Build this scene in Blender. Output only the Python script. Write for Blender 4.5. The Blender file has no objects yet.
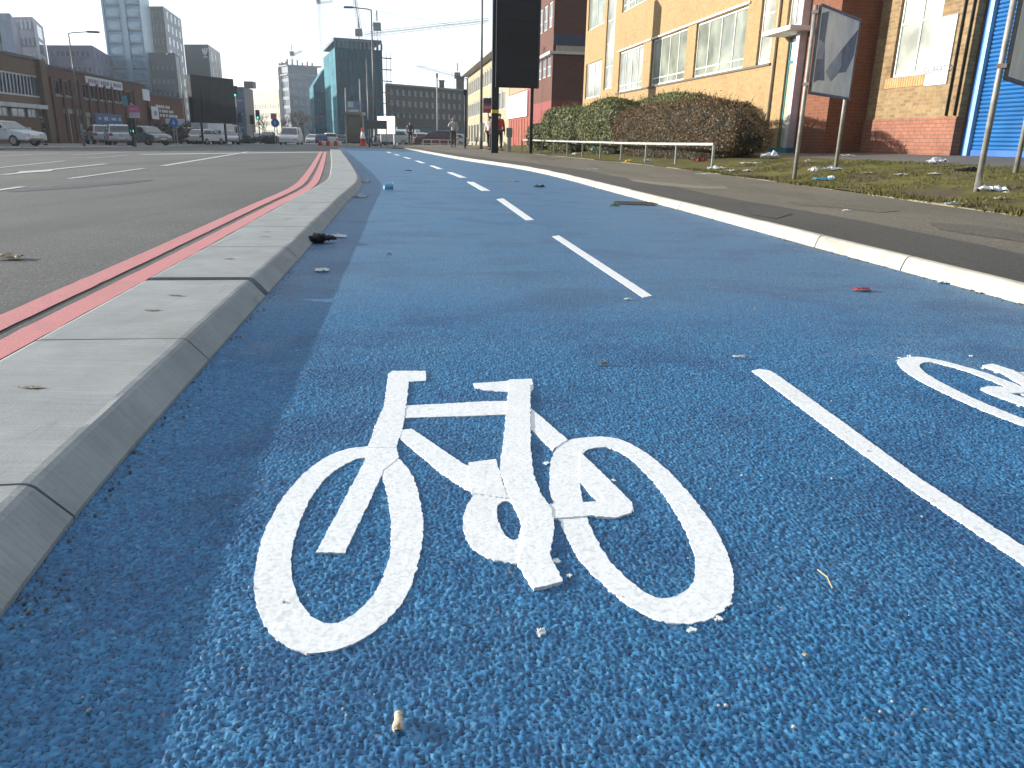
import bpy, bmesh, math, random
from mathutils import Vector, Matrix, noise
from mathutils.geometry import tessellate_polygon
random.seed(7)
PI = math.pi
SC = bpy.context.scene
COL = SC.collection
# ------------------------------------------------------------------ camera model
FPX, HC, ROLL = 770.0, 0.62, math.radians(1.2)
PITCH = math.atan((384 - 140.1) / FPX)
_c, _s = math.cos(PITCH), math.sin(PITCH)
CF = Vector((0, _c, -_s)); _u = Vector((0, _s, _c)); _r = Vector((1, 0, 0))
CR = _r * math.cos(ROLL) + _u * math.sin(ROLL)
CU = _u * math.cos(ROLL) - _r * math.sin(ROLL)
EYE = Vector((0, 0, HC))
def ray(x, y): return CF + CR * ((x - 512) / FPX) - CU * ((y - 384) / FPX)
def gp(x, y, z=0.0):
    d = ray(x, y); return EYE + d * ((z - HC) / d.z)
def at(x, y, Y):
    d = ray(x, y); return EYE + d * (Y / d.y)
def lerp_tab(tab, v):
    if v <= tab[0][0]:
        a, b = tab[0], tab[1]
    elif v >= tab[-1][0]:
        a, b = tab[-2], tab[-1]
    else:
        for i in range(len(tab) - 1):
            if tab[i][0] <= v <= tab[i + 1][0]:
                a, b = tab[i], tab[i + 1]; break
    t = (v - a[0]) / (b[0] - a[0])
    return a[1] + (b[1] - a[1]) * t
def spline_tab(tab, v):           # monotone-ish cubic through the table
    n = len(tab)
    if v <= tab[0][0] or v >= tab[-1][0]: return lerp_tab(tab, v)
    for i in range(n - 1):
        if tab[i][0] <= v <= tab[i + 1][0]: break
    def m(k):
        if k == 0: return (tab[1][1] - tab[0][1]) / (tab[1][0] - tab[0][0])
        if k == n - 1: return (tab[-1][1] - tab[-2][1]) / (tab[-1][0] - tab[-2][0])
        return (tab[k + 1][1] - tab[k - 1][1]) / (tab[k + 1][0] - tab[k - 1][0])
    h = tab[i + 1][0] - tab[i][0]; t = (v - tab[i][0]) / h
    return ((2*t**3 - 3*t*t + 1) * tab[i][1] + (t**3 - 2*t*t + t) * h * m(i)
            + (-2*t**3 + 3*t*t) * tab[i + 1][1] + (t**3 - t*t) * h * m(i + 1))
# ------------------------------------------------------------------ materials
MATS = {}
def hexc(r, g, b):                # sRGB 0..255 -> linear
    f = lambda c: (c / 255 / 12.92) if c / 255 <= .04045 else ((c / 255 + .055) / 1.055) ** 2.4
    return (f(r), f(g), f(b))
class NT:
    def __init__(s, name):
        s.m = bpy.data.materials.new(name); s.m.use_nodes = True
        s.t = s.m.node_tree; s.n = s.t.nodes; s.l = s.t.links
        s.b = s.n['Principled BSDF']
    def add(s, typ, **kw):
        n = s.n.new(typ)
        for k, v in kw.items():
            if k in n.inputs.keys(): n.inputs[k].default_value = v
            else: setattr(n, k, v)
        return n
    def link(s, a, b): s.l.new(a, b)
    def coord(s): return s.add('ShaderNodeTexCoord').outputs['Object']
    def noise(s, vec, scale, detail=4, rough=.55, dist=0):
        n = s.add('ShaderNodeTexNoise'); n.inputs['Scale'].default_value = scale
        n.inputs['Detail'].default_value = detail; n.inputs['Roughness'].default_value = rough
        n.inputs['Distortion'].default_value = dist
        if vec: s.link(vec, n.inputs['Vector'])
        return n.outputs['Fac']
    def vor(s, vec, scale, out='Distance', feature='F1', rand=1):
        n = s.add('ShaderNodeTexVoronoi'); n.feature = feature; n.inputs['Scale'].default_value = scale
        n.inputs['Randomness'].default_value = rand
        s.link(vec, n.inputs['Vector']); return n.outputs[out]
    def ramp(s, fac, stops, interp='LINEAR'):
        r = s.add('ShaderNodeValToRGB'); e = r.color_ramp; e.interpolation = interp
        while len(e.elements) < len(stops): e.elements.new(.5)
        for k, (p, c) in enumerate(stops):
            e.elements[k].position = p
            e.elements[k].color = (c, c, c, 1) if not hasattr(c, '__len__') else (*c[:3], 1)
        s.link(fac, r.inputs['Fac']); return r.outputs['Color']
    def mix(s, a, b, fac, mode='MIX'):
        n = s.add('ShaderNodeMix'); n.data_type = 'RGBA'; n.blend_type = mode
        for sock, v in ((n.inputs[0], fac), (n.inputs[6], a), (n.inputs[7], b)):
            if isinstance(v, bpy.types.NodeSocket): s.link(v, sock)
            elif hasattr(v, '__len__'): sock.default_value = (*v[:3], 1)
            else: sock.default_value = v
        return n.outputs[2]
    def math(s, op, a, b=0.0):
        n = s.add('ShaderNodeMath'); n.operation = op
        for k, v in enumerate((a, b)):
            if isinstance(v, bpy.types.NodeSocket): s.link(v, n.inputs[k])
            else: n.inputs[k].default_value = v
        return n.outputs[0]
    def bump(s, h, strength=.5, dist=.01, prev=None):
        n = s.add('ShaderNodeBump'); n.inputs['Strength'].default_value = strength
        n.inputs['Distance'].default_value = dist; s.link(h, n.inputs['Height'])
        if prev: s.link(prev, n.inputs['Normal'])
        return n.outputs['Normal']
    def done(s, col=None, rough=None, normal=None, spec=None, metal=None):
        for k, v in (('Base Color', col), ('Roughness', rough), ('Normal', normal), ('Specular IOR Level', spec), ('Metallic', metal)):
            if v is None: continue
            if isinstance(v, bpy.types.NodeSocket): s.link(v, s.b.inputs[k])
            elif hasattr(v, '__len__'): s.b.inputs[k].default_value = (*v[:3], 1)
            else: s.b.inputs[k].default_value = v
        return s.m
def M(name, col, rough=.6, var=.25, scale=3., metal=0, spec=.5, bump=0., bscale=40.):
    """painted / plain surface with a little procedural mottling"""
    if name in MATS: return MATS[name]
    k = NT(name); co = k.coord()
    n = k.noise(co, scale, 5)
    d = tuple(c * (1 - var) for c in col); e = tuple(min(1, c * (1 + var * .6)) for c in col)
    c = k.ramp(n, [(.3, d), (.7, e)])
    r = k.ramp(k.noise(co, scale * 2.3), [(.3, max(.02, rough - .08)), (.7, min(1, rough + .08))])
    nm = k.bump(k.noise(co, bscale, 3), bump, .01) if bump else None
    MATS[name] = k.done(c, r, nm, spec, metal); return MATS[name]
def MB_brick(name, c1, c2, mortar, bw=.225, bh=.075, rough=.85, stain=.25):
    if name in MATS: return MATS[name]
    k = NT(name); co = k.coord()
    sx = k.add('ShaderNodeSeparateXYZ'); k.link(co, sx.inputs[0])
    cx = k.add('ShaderNodeCombineXYZ')
    k.link(k.math('ADD', sx.outputs[0], sx.outputs[1]), cx.inputs[0]); k.link(sx.outputs[2], cx.inputs[1])
    b = k.add('ShaderNodeTexBrick'); k.link(cx.outputs[0], b.inputs['Vector'])
    b.inputs['Scale'].default_value = 1; b.inputs['Brick Width'].default_value = bw; b.inputs['Row Height'].default_value = bh
    b.inputs['Mortar Size'].default_value = .008; b.inputs['Color1'].default_value = (*c1, 1)
    b.inputs['Color2'].default_value = (*c2, 1); b.inputs['Mortar'].default_value = (*mortar, 1); b.inputs['Bias'].default_value = -.1
    n = k.noise(co, 1.1, 6, .65)
    c = k.mix(b.outputs['Color'], k.mix(b.outputs['Color'], (.35, .3, .25), .9, 'MULTIPLY'), k.ramp(n, [(.5, 0.0), (.75, stain * 2)]))
    n2 = k.noise(co, 9, 4)
    c = k.mix(c, k.ramp(n2, [(.3, .72), (.7, 1.15)]), .7, 'MULTIPLY')
    nm = k.bump(b.outputs['Fac'], -.5, .008)
    MATS[name] = k.done(c, rough, nm, .3); return MATS[name]
def glassm(name, col, rough=.06):
    if name in MATS: return MATS[name]
    k = NT(name); co = k.coord()
    c = k.mix(col, tuple(x * .45 for x in col), k.ramp(k.noise(co, .9, 3), [(.35, 0.), (.65, 1.)]))
    MATS[name] = k.done(c, rough, k.bump(k.noise(co, .6, 2), .05, .05), .8); return MATS[name]
# ------------------------------------------------------------------ mesh builder
class MB:
    def __init__(s): s.v = []; s.f = []; s.mi = []
    def face(s, pts, m=0):
        i = len(s.v); s.v += [tuple(p) for p in pts]; s.f.append(list(range(i, i + len(pts)))); s.mi.append(m)
    def add(s, vs, fs, m=0):
        i = len(s.v); s.v += [tuple(p) for p in vs]
        for f in fs: s.f.append([i + k for k in f]); s.mi.append(m)
    def box(s, x0, x1, y0, y1, z0, z1, m=0):
        v = [(x, y, z) for z in (z0, z1) for y in (y0, y1) for x in (x0, x1)]
        s.add(v, [(0, 2, 3, 1), (4, 5, 7, 6), (0, 1, 5, 4), (2, 6, 7, 3), (0, 4, 6, 2), (1, 3, 7, 5)], m)
    def prism(s, poly, z0, z1, m=0):
        n = len(poly)
        s.add([(x, y, z0) for x, y in poly] + [(x, y, z1) for x, y in poly],
              [list(range(n))[::-1], list(range(n, 2 * n))] + [(i, (i + 1) % n, n + (i + 1) % n, n + i) for i in range(n)], m)
    def xprism(s, prof, y0, y1, m=0, sc=None):      # profile (x, z) extruded along y
        n = len(prof)
        s.add([(x, y0, z) for x, z in prof] + [(x, y1, z) for x, z in prof],
              [list(range(n)), list(range(n, 2 * n))[::-1]] + [(i, n + i, n + (i + 1) % n, (i + 1) % n) for i in range(n)], m)
    def tube(s, pts, r, n=8, m=0, cap=True):
        pts = [Vector(p) for p in pts]; rs = r if hasattr(r, '__len__') else [r] * len(pts)
        base = len(s.v); up = Vector((0, 0, 1)); prev = None
        for i, p in enumerate(pts):
            d = (pts[min(i + 1, len(pts) - 1)] - pts[max(i - 1, 0)]).normalized()
            a = prev - d * prev.dot(d) if prev is not None else d.orthogonal()
            if a.length < 1e-6: a = d.orthogonal()
            a.normalize(); prev = a; b = d.cross(a)
            for k in range(n):
                t = 2 * PI * k / n; s.v.append(tuple(p + (a * math.cos(t) + b * math.sin(t)) * rs[i]))
        for i in range(len(pts) - 1):
            for k in range(n):
                s.f.append([base + i*n + k, base + i*n + (k+1) % n, base + (i+1)*n + (k+1) % n, base + (i+1)*n + k]); s.mi.append(m)
        if cap:
            s.f.append([base + k for k in range(n)][::-1]); s.mi.append(m)
            s.f.append([base + (len(pts)-1)*n + k for k in range(n)]); s.mi.append(m)
    def bar(s, a, b, w, m=0): s.tube([a, b], w * .7071, 4, m)
    def lathe(s, prof, c=(0, 0, 0), n=20, m=0, axis='z'):
        base = len(s.v)
        for r, h in prof:
            for k in range(n):
                t = 2 * PI * k / n; a, b = r * math.cos(t), r * math.sin(t)
                p = (a, b, h) if axis == 'z' else (a, h, b)
                s.v.append((c[0] + p[0], c[1] + p[1], c[2] + p[2]))
        for i in range(len(prof) - 1):
            for k in range(n):
                s.f.append([base + i*n + k, base + i*n + (k+1) % n, base + (i+1)*n + (k+1) % n, base + (i+1)*n + k]); s.mi.append(m)
        s.f.append([base + k for k in range(n)]); s.mi.append(m)
        s.f.append([base + (len(prof)-1)*n + k for k in range(n)]); s.mi.append(m)
    def build(s, name, mats, parent=None, smooth=False, bevel=0):
        me = bpy.data.meshes.new(name); me.from_pydata(s.v, [], s.f)
        for mt in (mats if isinstance(mats, (list, tuple)) else [mats]): me.materials.append(mt)
        me.polygons.foreach_set('material_index', s.mi)
        if smooth: me.polygons.foreach_set('use_smooth', [True] * len(s.f))
        me.update()
        o = bpy.data.objects.new(name, me); COL.objects.link(o)
        if bevel:
            b = o.modifiers.new('bevel', 'BEVEL'); b.width = bevel; b.segments = 2; b.limit_method = 'ANGLE'
        if parent: o.parent = parent
        return o
def tag(o, label=None, cat=None, group=None, kind=None):
    if label: o['label'] = label
    if cat: o['category'] = cat
    if group: o['group'] = group
    if kind: o['kind'] = kind
    return o
def thing(name, label, cat, loc=(0, 0, 0), rz=0., group=None):
    o = bpy.data.objects.new(name, None); COL.objects.link(o); o.empty_display_size = .2
    o.location = loc; o.rotation_euler = (0, 0, rz)
    return tag(o, label, cat, group)
def copy_tree(o, parent=None):
    c = o.copy(); COL.objects.link(c); c.parent = parent
    for ch in [x for x in bpy.data.objects if x.parent == o]: copy_tree(ch, c)
    return c
def struct(o): o['kind'] = 'structure'; return o
def frame_matrix(o): return Matrix.Translation(o.location) @ o.rotation_euler.to_matrix().to_4x4()
def fpx(root, px, py, yoff=0.):
    """pixel ray meets the root's facade plane (local y = yoff): local (x, z)"""
    inv = frame_matrix(root).inverted()
    o = inv @ EYE; d = inv.to_3x3() @ ray(px, py)
    t = (yoff - o.y) / d.y; p = o + d * t
    return p.x, p.z
def ico(mb, c, r, sub=2, sc=(1, 1, 1), jit=0, m=0):
    b = bmesh.new(); bmesh.ops.create_icosphere(b, subdivisions=sub, radius=1)
    vs = []
    for v in b.verts:
        k = 1 + (noise.noise(v.co * 2.1 + Vector(c)) * jit if jit else 0)
        vs.append((c[0] + v.co.x * r * sc[0] * k, c[1] + v.co.y * r * sc[1] * k, c[2] + v.co.z * r * sc[2] * k))
    mb.add(vs, [[v.index for v in f.verts] for f in b.faces], m); b.free()
def text_mesh(txt, size, name, m, parent, loc, rot, depth=.002):
    cu = bpy.data.curves.new('lettering', 'FONT'); cu.body = txt; cu.size = size; cu.extrude = depth
    cu.align_x = 'CENTER'; cu.align_y = 'CENTER'
    t = bpy.data.objects.new('tmp', cu); COL.objects.link(t)
    dg = bpy.context.evaluated_depsgraph_get(); dg.update()
    me = bpy.data.meshes.new_from_object(t.evaluated_get(dg))
    bpy.data.objects.remove(t); me.materials.clear(); me.materials.append(m)
    o = bpy.data.objects.new(name, me); COL.objects.link(o); o.parent = parent; o.location = loc; o.rotation_euler = rot
    return o
def grid_sheet(name, Ys, fa, fb, nx, mat, zf):
    """sheet between curves fa(Y) and fb(Y)"""
    mb = MB(); W = nx + 1
    for Y in Ys:
        a, b = fa(Y), fb(Y)
        for i in range(W):
            X = a + (b - a) * i / nx; mb.v.append((X, Y, zf(X, Y, i / nx)))
    for j in range(len(Ys) - 1):
        for i in range(nx):
            mb.f.append([j*W + i, j*W + i + 1, (j+1)*W + i + 1, (j+1)*W + i]); mb.mi.append(0)
    return mb.build(name, mat, smooth=True)
def frange(a, b, st):
    n = max(1, int(round((b - a) / st))); return [a + (b - a) * i / n for i in range(n + 1)]
# ------------------------------------------------------------------ ground curves
KF = [(-1.5, -.28), (.3, -.565), (.87, -.670), (1.26, -.742), (2.1, -.862), (3.1, -1.0), (4.49, -1.19), (7.48, -1.62), (10.7, -2.08), (14, -2.78), (21.5, -4.5), (34.2, -7.45), (47, -10.4)]
RF = [(-1.5, 2.45), (1.5, 2.31), (3.21, 2.15), (5.0, 1.925), (7.2, 1.665), (10.15, 1.265), (14, .77), (18, .06), (24.8, -1.69), (40.3, -5.1), (47, -6.6)]
GE = [(-1.5, 4.75), (6, 4.25), (9, 4.12), (12, 3.93), (15, 3.72), (19.5, 3.25), (27, 1.9), (35, .2), (48, -3.0)]
kfoot = lambda Y: spline_tab(KF, Y)
rfoot = lambda Y: spline_tab(RF, Y)
gedge = lambda Y: spline_tab(GE, Y)
FAC = lambda Y: 10.4 - .1573 * Y            # building line on the right
ZR = -.03
kback = lambda Y: kfoot(Y) - .46
def zroad(X, Y): return ZR - .018 * min(20, max(0, kback(Y) - X)) - .004 * max(0, Y - 34)
def zfp(Y): return ZR - .36 - .004 * max(0, Y - 34) + .14       # pavement on the far left
def ground_hit(px, py):
    z = -.1
    for _ in range(12):
        p = gp(px, py, z); z = zroad(p.x, p.y)
    return Vector((p.x, p.y, z))
NEAR = frange(-1.5, 14, .25) + frange(14.5, 47, .5)
# ================================================================== GROUND MATERIALS
def blue_surface(chips=False):
    k = NT('blue_chippings' if chips else 'blue_aggregate'); co = k.coord(); SCL = 150
    mpw = k.add('ShaderNodeMapping'); k.link(co, mpw.inputs[0]); mpw.inputs['Scale'].default_value = (1, 1, .6)
    wob = k.add('ShaderNodeTexNoise'); k.link(co, wob.inputs['Vector']); wob.inputs['Scale'].default_value = 70; wob.inputs['Detail'].default_value = 2
    vm = k.add('ShaderNodeVectorMath'); vm.operation = 'MULTIPLY_ADD'; k.link(wob.outputs['Color'], vm.inputs[0]); vm.inputs[1].default_value = (.006, .006, .0); k.link(co, vm.inputs[2])
    vv = vm.outputs[0]
    sep = k.add('ShaderNodeSeparateColor'); k.link(k.vor(vv, SCL, 'Color'), sep.inputs[0]); d = k.vor(vv, SCL, 'Distance')
    v, w, zc = sep.outputs[0], sep.outputs[1], sep.outputs[2]
    if chips:
        an = k.add('ShaderNodeAttribute'); an.attribute_name = 'stone'; s2_ = k.add('ShaderNodeSeparateColor'); k.link(an.outputs['Color'], s2_.inputs[0]); v, w = s2_.outputs[0], s2_.outputs[1]
    base = k.ramp(v, [(0, (.007, .070, .172)), (.5, (.018, .130, .280)), (.93, (.038, .190, .36)), (1, (.10, .24, .38))])
    wear = k.noise(co, .9, 7, .62, .6)
    base = k.mix(base, (.09, .18, .27), k.ramp(wear, [(.47, 0.), (.72, .3)]))
    mp = k.add('ShaderNodeMapping'); k.link(co, mp.inputs[0]); mp.inputs['Scale'].default_value = (1., 1.5, 1)
    band = k.noise(mp.outputs[0], 1.7, 6, .6, .5)
    base = k.mix(base, (.005, .045, .140), k.ramp(band, [(.49, 0.), (.62, .5)]))
    pale = k.noise(mp.outputs[0], .9, 6, .7, .8)
    base = k.mix(base, (.17, .26, .34), k.ramp(pale, [(.58, 0.), (.74, .32)]))
    base = k.mix(base, (.15, .12, .12), k.ramp(w, [(.98, 0.), (.985, .5)]))
    base = k.mix(base, (.34, .38, .40), k.ramp(w, [(.996, 0.), (.998, .6)]))
    flatg = k.mix(base, k.ramp(d, [(.36, 1.), (.74, .22)]), .75, 'MULTIPLY')
    base = k.mix(flatg, k.mix(base, k.ramp(s2_.outputs[2], [(.08, .10), (.55, 1.)]), .9, 'MULTIPLY'), an.outputs['Alpha']) if chips else flatg
    h = k.math('ADD', k.math('SUBTRACT', 1., d), k.math('MULTIPLY', zc, .5))
    n1 = k.bump(h, .6, .0042)
    if chips: k.link(k.math('MULTIPLY', k.math('SUBTRACT', 1., an.outputs['Alpha']), .6), n1.node.inputs['Strength'])
    n2 = k.bump(k.noise(co, 330, 3), .45, .0016, n1)
    k.b.inputs['Sheen Weight'].default_value = .045; k.b.inputs['Sheen Roughness'].default_value = .6; k.b.inputs['Sheen Tint'].default_value = (.40, .72, 1, 1)      # dusty film on the stones
    return k.done(base, k.ramp(v, [(0, .42), (1, .62)]), n2, .38)
def cellz(k, co):
    sp = k.add('ShaderNodeSeparateColor'); k.link(k.vor(co, 120, 'Color'), sp.inputs[0]); return sp.outputs[2]
def asphalt(name, c0, c1, fleck=.35, sc=150, patch=None, bump=.6):
    k = NT(name); co = k.coord()
    sp = k.add('ShaderNodeSeparateColor'); k.link(k.vor(co, sc, 'Color'), sp.inputs[0])
    base = k.ramp(k.noise(co, .5, 7, .6, .5), [(.32, c0), (.68, c1)])
    base = k.mix(base, tuple(min(1, x * 3.2) for x in c1), k.math('MULTIPLY', k.ramp(sp.outputs[0], [(.62, 0.), (.9, 1.)]), fleck))
    base = k.mix(base, tuple(x * .35 for x in c0), k.ramp(sp.outputs[1], [(.72, 0.), (.9, .6)]))
    if patch:
        mp = k.add('ShaderNodeMapping'); k.link(co, mp.inputs[0]); mp.inputs['Rotation'].default_value = (0, 0, -.2); mp.inputs['Scale'].default_value = (.9, .12, 1)
        base = k.mix(base, patch, k.ramp(k.noise(mp.outputs[0], 1.1, 5, .6, .3), [(.52, 0.), (.66, .65)]))
    nm = k.bump(k.vor(co, sc, 'Distance'), -bump, .004)
    return k.done(base, .8, nm, .35)
def concrete(name, c, stain=(.2, .16, .12), rough=.85, st=.5):
    k = NT(name); co = k.coord()
    base = k.ramp(k.noise(co, 5, 7, .65), [(.3, tuple(x * .82 for x in c)), (.7, tuple(min(1, x * 1.1) for x in c))])
    base = k.mix(base, stain, k.ramp(k.noise(co, 1.7, 7, .7, .4), [(.56, 0.), (.8, st)]))
    base = k.mix(base, tuple(x * .5 for x in c), k.ramp(k.vor(co, 55, 'Distance'), [(.06, .55), (.13, 0.)]))
    ms = k.add('ShaderNodeMapping'); k.link(co, ms.inputs[0]); ms.inputs['Scale'].default_value = (14, 1.2, 14)
    base = k.mix(base, tuple(x * .42 for x in c), k.ramp(k.noise(ms.outputs[0], 1.3, 6, .7, .5), [(.58, 0.), (.72, .5)]))
    base = k.mix(base, tuple(min(1, x * 1.25) for x in c), k.ramp(k.noise(co, 11, 6, .7, .3), [(.6, 0.), (.75, .4)]))
    mp = k.add('ShaderNodeMapping'); k.link(co, mp.inputs[0]); mp.inputs['Scale'].default_value = (1.5, 60, 1.5)
    br = k.noise(mp.outputs[0], 3, 3)
    base = k.mix(base, k.ramp(br, [(.3, .86), (.7, 1.1)]), .7, 'MULTIPLY')
    nm = k.bump(br, .25, .003); nm = k.bump(k.noise(co, 160, 4), .35, .002, nm)
    return k.done(base, rough, nm, .3)
def paint(name, col, dirt, bump=.8, worn=.0):
    k = NT(name); co = k.coord()
    base = k.ramp(k.noise(co, 14, 6, .7), [(.3, tuple(c * .9 for c in col)), (.65, col)])
    base = k.mix(base, dirt, k.ramp(k.noise(co, 2.5, 8, .72, .3), [(.55, 0.), (.85, .35 + worn)]))
    base = k.mix(base, dirt, k.ramp(k.vor(co, 150, 'Distance'), [(.55, 0.), (.8, .45 + worn)]))
    base = k.mix(base, dirt, k.ramp(k.noise(co, 38, 6, .75), [(.62, 0.), (.72, .55 + worn)]))
    nm = k.bump(k.vor(co, 150, 'Distance'), -bump, .0045)
    nm = k.bump(k.noise(co, 60, 4), .3, .003, nm)
    return k.done(base, .55, nm, .4)
m_blue = blue_surface()
m_road = asphalt('road_asphalt', (.060, .059, .055), (.098, .095, .087), .3, 150, (.055, .053, .05))
m_ground = asphalt('far_asphalt', (.10, .10, .10), (.14, .135, .13), .2, 60)
m_new = asphalt('new_asphalt', (.040, .037, .031), (.060, .055, .044), .25, 150)
m_old = asphalt('old_asphalt', (.088, .075, .052), (.134, .115, .081), .3, 110, (.050, .043, .030))
m_kerb = concrete('kerb_concrete', (.285, .297, .29), (.18, .17, .145), st=.55)
m_wkerb = concrete('pale_kerb', (.375, .35, .295), (.19, .16, .11), st=.8)
m_edge = concrete('old_edging', (.19, .17, .10), (.08, .08, .03), st=.9)
m_joint = M('joint_grit', (.06, .055, .05), .95, .5, 30)
m_white = paint('white_thermoplastic', (.74, .745, .73), (.42, .45, .46))
m_lane = paint('worn_lane_paint', (.55, .55, .53), (.17, .165, .16), .5, .35)
m_red = paint('red_line_paint', (.55, .19, .18), (.24, .14, .125), .8, .3)
# ================================================================== GROUND
g = MB(); g.face([(-690, -60, -1.1), (690, -60, -1.1), (690, 990, -1.1), (-690, 990, -1.1)])
struct(g.build('ground', m_ground))
YR = frange(-4, 16, .5) + frange(17, 60, 1) + frange(64, 180, 4)
struct(grid_sheet('road', YR, lambda Y: -80, lambda Y: kback(Y) + .02, 60, m_road, lambda X, Y, t: zroad(X, Y)))
struct(grid_sheet('junction', frange(46.02, 180, 3), lambda Y: kback(Y) + .02, lambda Y: 40, 8, m_road, lambda X, Y, t: zroad(0, Y)))
PW, PY0, PY1 = 2.7, .5, 3.4
struct(grid_sheet('cycle_track', frange(-1.5, PY0, .25) , lambda Y: kfoot(Y) - .05, lambda Y: rfoot(Y) + .03, 10, m_blue, lambda X, Y, t: 0))
struct(grid_sheet('cycle_track', frange(PY0, PY1, .05), lambda Y: kfoot(Y) - .03 + PW, lambda Y: rfoot(Y) + .03, 4, m_blue, lambda X, Y, t: 0))
struct(grid_sheet('cycle_track', frange(PY1, 14, .25) + frange(14.5, 47, .5), lambda Y: kfoot(Y) - .05, lambda Y: rfoot(Y) + .03, 10, m_blue, lambda X, Y, t: 0))
# the stretch under the camera: real chippings, each stone a tilted bevelled chip
import numpy as np
def chip_sheet():
    st = .0028; ny, nx = int((PY1 - PY0) / st), int(PW / st); cs = .0076
    Ys = np.linspace(PY0, PY1, ny); k0 = np.array([kfoot(y) - .03 for y in Ys])
    XX = k0[:, None] + np.linspace(0, PW, nx)[None, :]; YY = np.repeat(Ys[:, None], nx, 1)
    u, v = XX / cs + 400, YY / cs + 50
    # a little domain warp so the chips are not round cells
    u2 = u + .13 * np.sin(v * 1.9 + 1.3 * np.sin(u * .7)) ; v2 = v * 1.12 + .13 * np.sin(u * 2.1 + 1.7 * np.sin(v * .9))
    iu, iv = np.floor(u2).astype(np.int64), np.floor(v2).astype(np.int64)
    def hsh(a, b, s):
        n = (a * 374761393 + b * 668265263 + s * 1442695041) & 0xffffffff; n = ((n ^ (n >> 13)) * 1274126177) & 0xffffffff; n = (n ^ (n >> 16)) & 0xffffff
        return n / float(0xffffff)
    f1 = np.full(u.shape, 9.); f2 = f1.copy(); ca = np.zeros(u.shape, np.int64); cb = ca.copy(); dx1 = np.zeros(u.shape); dy1 = dx1.copy()
    for a in (-1, 0, 1):
        for b in (-1, 0, 1):
            A, B = iu + a, iv + b; dx = u2 - (A + .1 + .8 * hsh(A, B, 1)); dy = v2 - (B + .1 + .8 * hsh(A, B, 2)); d = np.sqrt(dx * dx + dy * dy)
            m = d < f1; f2 = np.where(m, f1, np.minimum(f2, d)); f1 = np.where(m, d, f1); ca = np.where(m, A, ca); cb = np.where(m, B, cb); dx1 = np.where(m, dx, dx1); dy1 = np.where(m, dy, dy1)
    edge = np.clip((f2 - f1) / .30, 0, 1); edge = edge * edge * (3 - 2 * edge)
    lift = hsh(ca, cb, 3); tx, ty = hsh(ca, cb, 4) - .5, hsh(ca, cb, 5) - .5
    h = -.0038 + edge * (.0022 + .0015 * lift + .0046 * (tx * dx1 + ty * dy1))
    h += .0004 * np.sin(u * 9.1 + v * 3.7) * np.sin(v * 7.3 - u * 2.9)
    fade = np.clip((PY1 - YY) / 1.3, 0, 1) * np.clip((np.linspace(PW, 0, nx)[None, :]) / .5, 0, 1) * np.clip((YY - PY0) / .02, 0, 1)
    Z = h * fade
    co = np.stack([XX, YY, Z], -1).reshape(-1, 3).astype(np.float32)
    idx = np.arange(ny * nx).reshape(ny, nx); q = np.stack([idx[:-1, :-1], idx[:-1, 1:], idx[1:, 1:], idx[1:, :-1]], -1).reshape(-1).astype(np.int32)
    nf = len(q) // 4; me = bpy.data.meshes.new('cycle_track'); me.vertices.add(len(co)); me.vertices.foreach_set('co', co.ravel())
    me.loops.add(len(q)); me.loops.foreach_set('vertex_index', q); me.polygons.add(nf)
    me.polygons.foreach_set('loop_start', np.arange(0, len(q), 4, dtype=np.int32)); me.polygons.foreach_set('loop_total', np.full(nf, 4, np.int32))
    me.update(calc_edges=True)
    at_ = me.attributes.new('stone', 'FLOAT_COLOR', 'POINT'); col = np.stack([hsh(ca, cb, 6), hsh(ca, cb, 7), edge, np.broadcast_to(fade, u.shape)], -1).reshape(-1).astype(np.float32); at_.data.foreach_set('color', col)
    me.materials.append(blue_surface(True)); o = bpy.data.objects.new('cycle_track', me); COL.objects.link(o); return o
struct(chip_sheet())
NB = frange(-1.5, 16, .06) + frange(16.5, 47, .5)
F2 = lambda Y: rfoot(Y) + .80 + .05 * math.sin(Y * 1.3) + .035 * noise.noise((Y * 2.7, 3, 0)) + .02 * noise.noise((Y * 9, 5, 0))
struct(grid_sheet('footway_strip', NB, lambda Y: rfoot(Y) + .066, F2, 3, m_new, lambda X, Y, t: .0745 + .008 * t))
struct(grid_sheet('footway', NB, F2, gedge, 5, m_old, lambda X, Y, t: .0825 + .012 * t))
PE = lambda Y: 9.0 - .157 * Y
def zg(X, Y):
    a, b = gedge(Y) + .06, PE(Y); t = min(1, max(0, (X - a) / max(.3, b - a)))
    return .105 + .285 * (t * t * (3 - 2 * t)) + .014 * noise.noise((X * 2.2, Y * 2.2, 0)) * (1 if 0 < t < 1 else 0)
def zpath(X, Y):
    t = min(1, max(0, (X - PE(Y)) / 2.4)); return .385 + .125 * t
def grass_mat(name, a, b, c, d, sc=3):
    k = NT(name); co = k.coord()
    base = k.ramp(k.noise(co, sc, 7, .68, .3), [(.28, a), (.45, b), (.58, c), (.74, d)])
    base = k.mix(base, (.10, .075, .05), k.ramp(k.noise(co, 1.4, 6, .7, .6), [(.46, 0.), (.60, .85)]))
    base = k.mix(base, k.ramp(k.noise(co, 60, 4, .7), [(.3, .45), (.7, 1.4)]), .8, 'MULTIPLY')
    return k.done(base, .9, k.bump(k.noise(co, 70, 5, .7), .9, .02), .15)
m_grass = grass_mat('mossy_turf', (.045, .042, .016), (.10, .10, .024), (.15, .138, .03), (.105, .082, .045))
struct(grid_sheet('grass_verge', frange(-1.5, 16, .25) + frange(16.5, 48, .5), lambda Y: gedge(Y) + .06, PE, 24, m_grass, lambda X, Y, t: zg(X, Y)))
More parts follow.
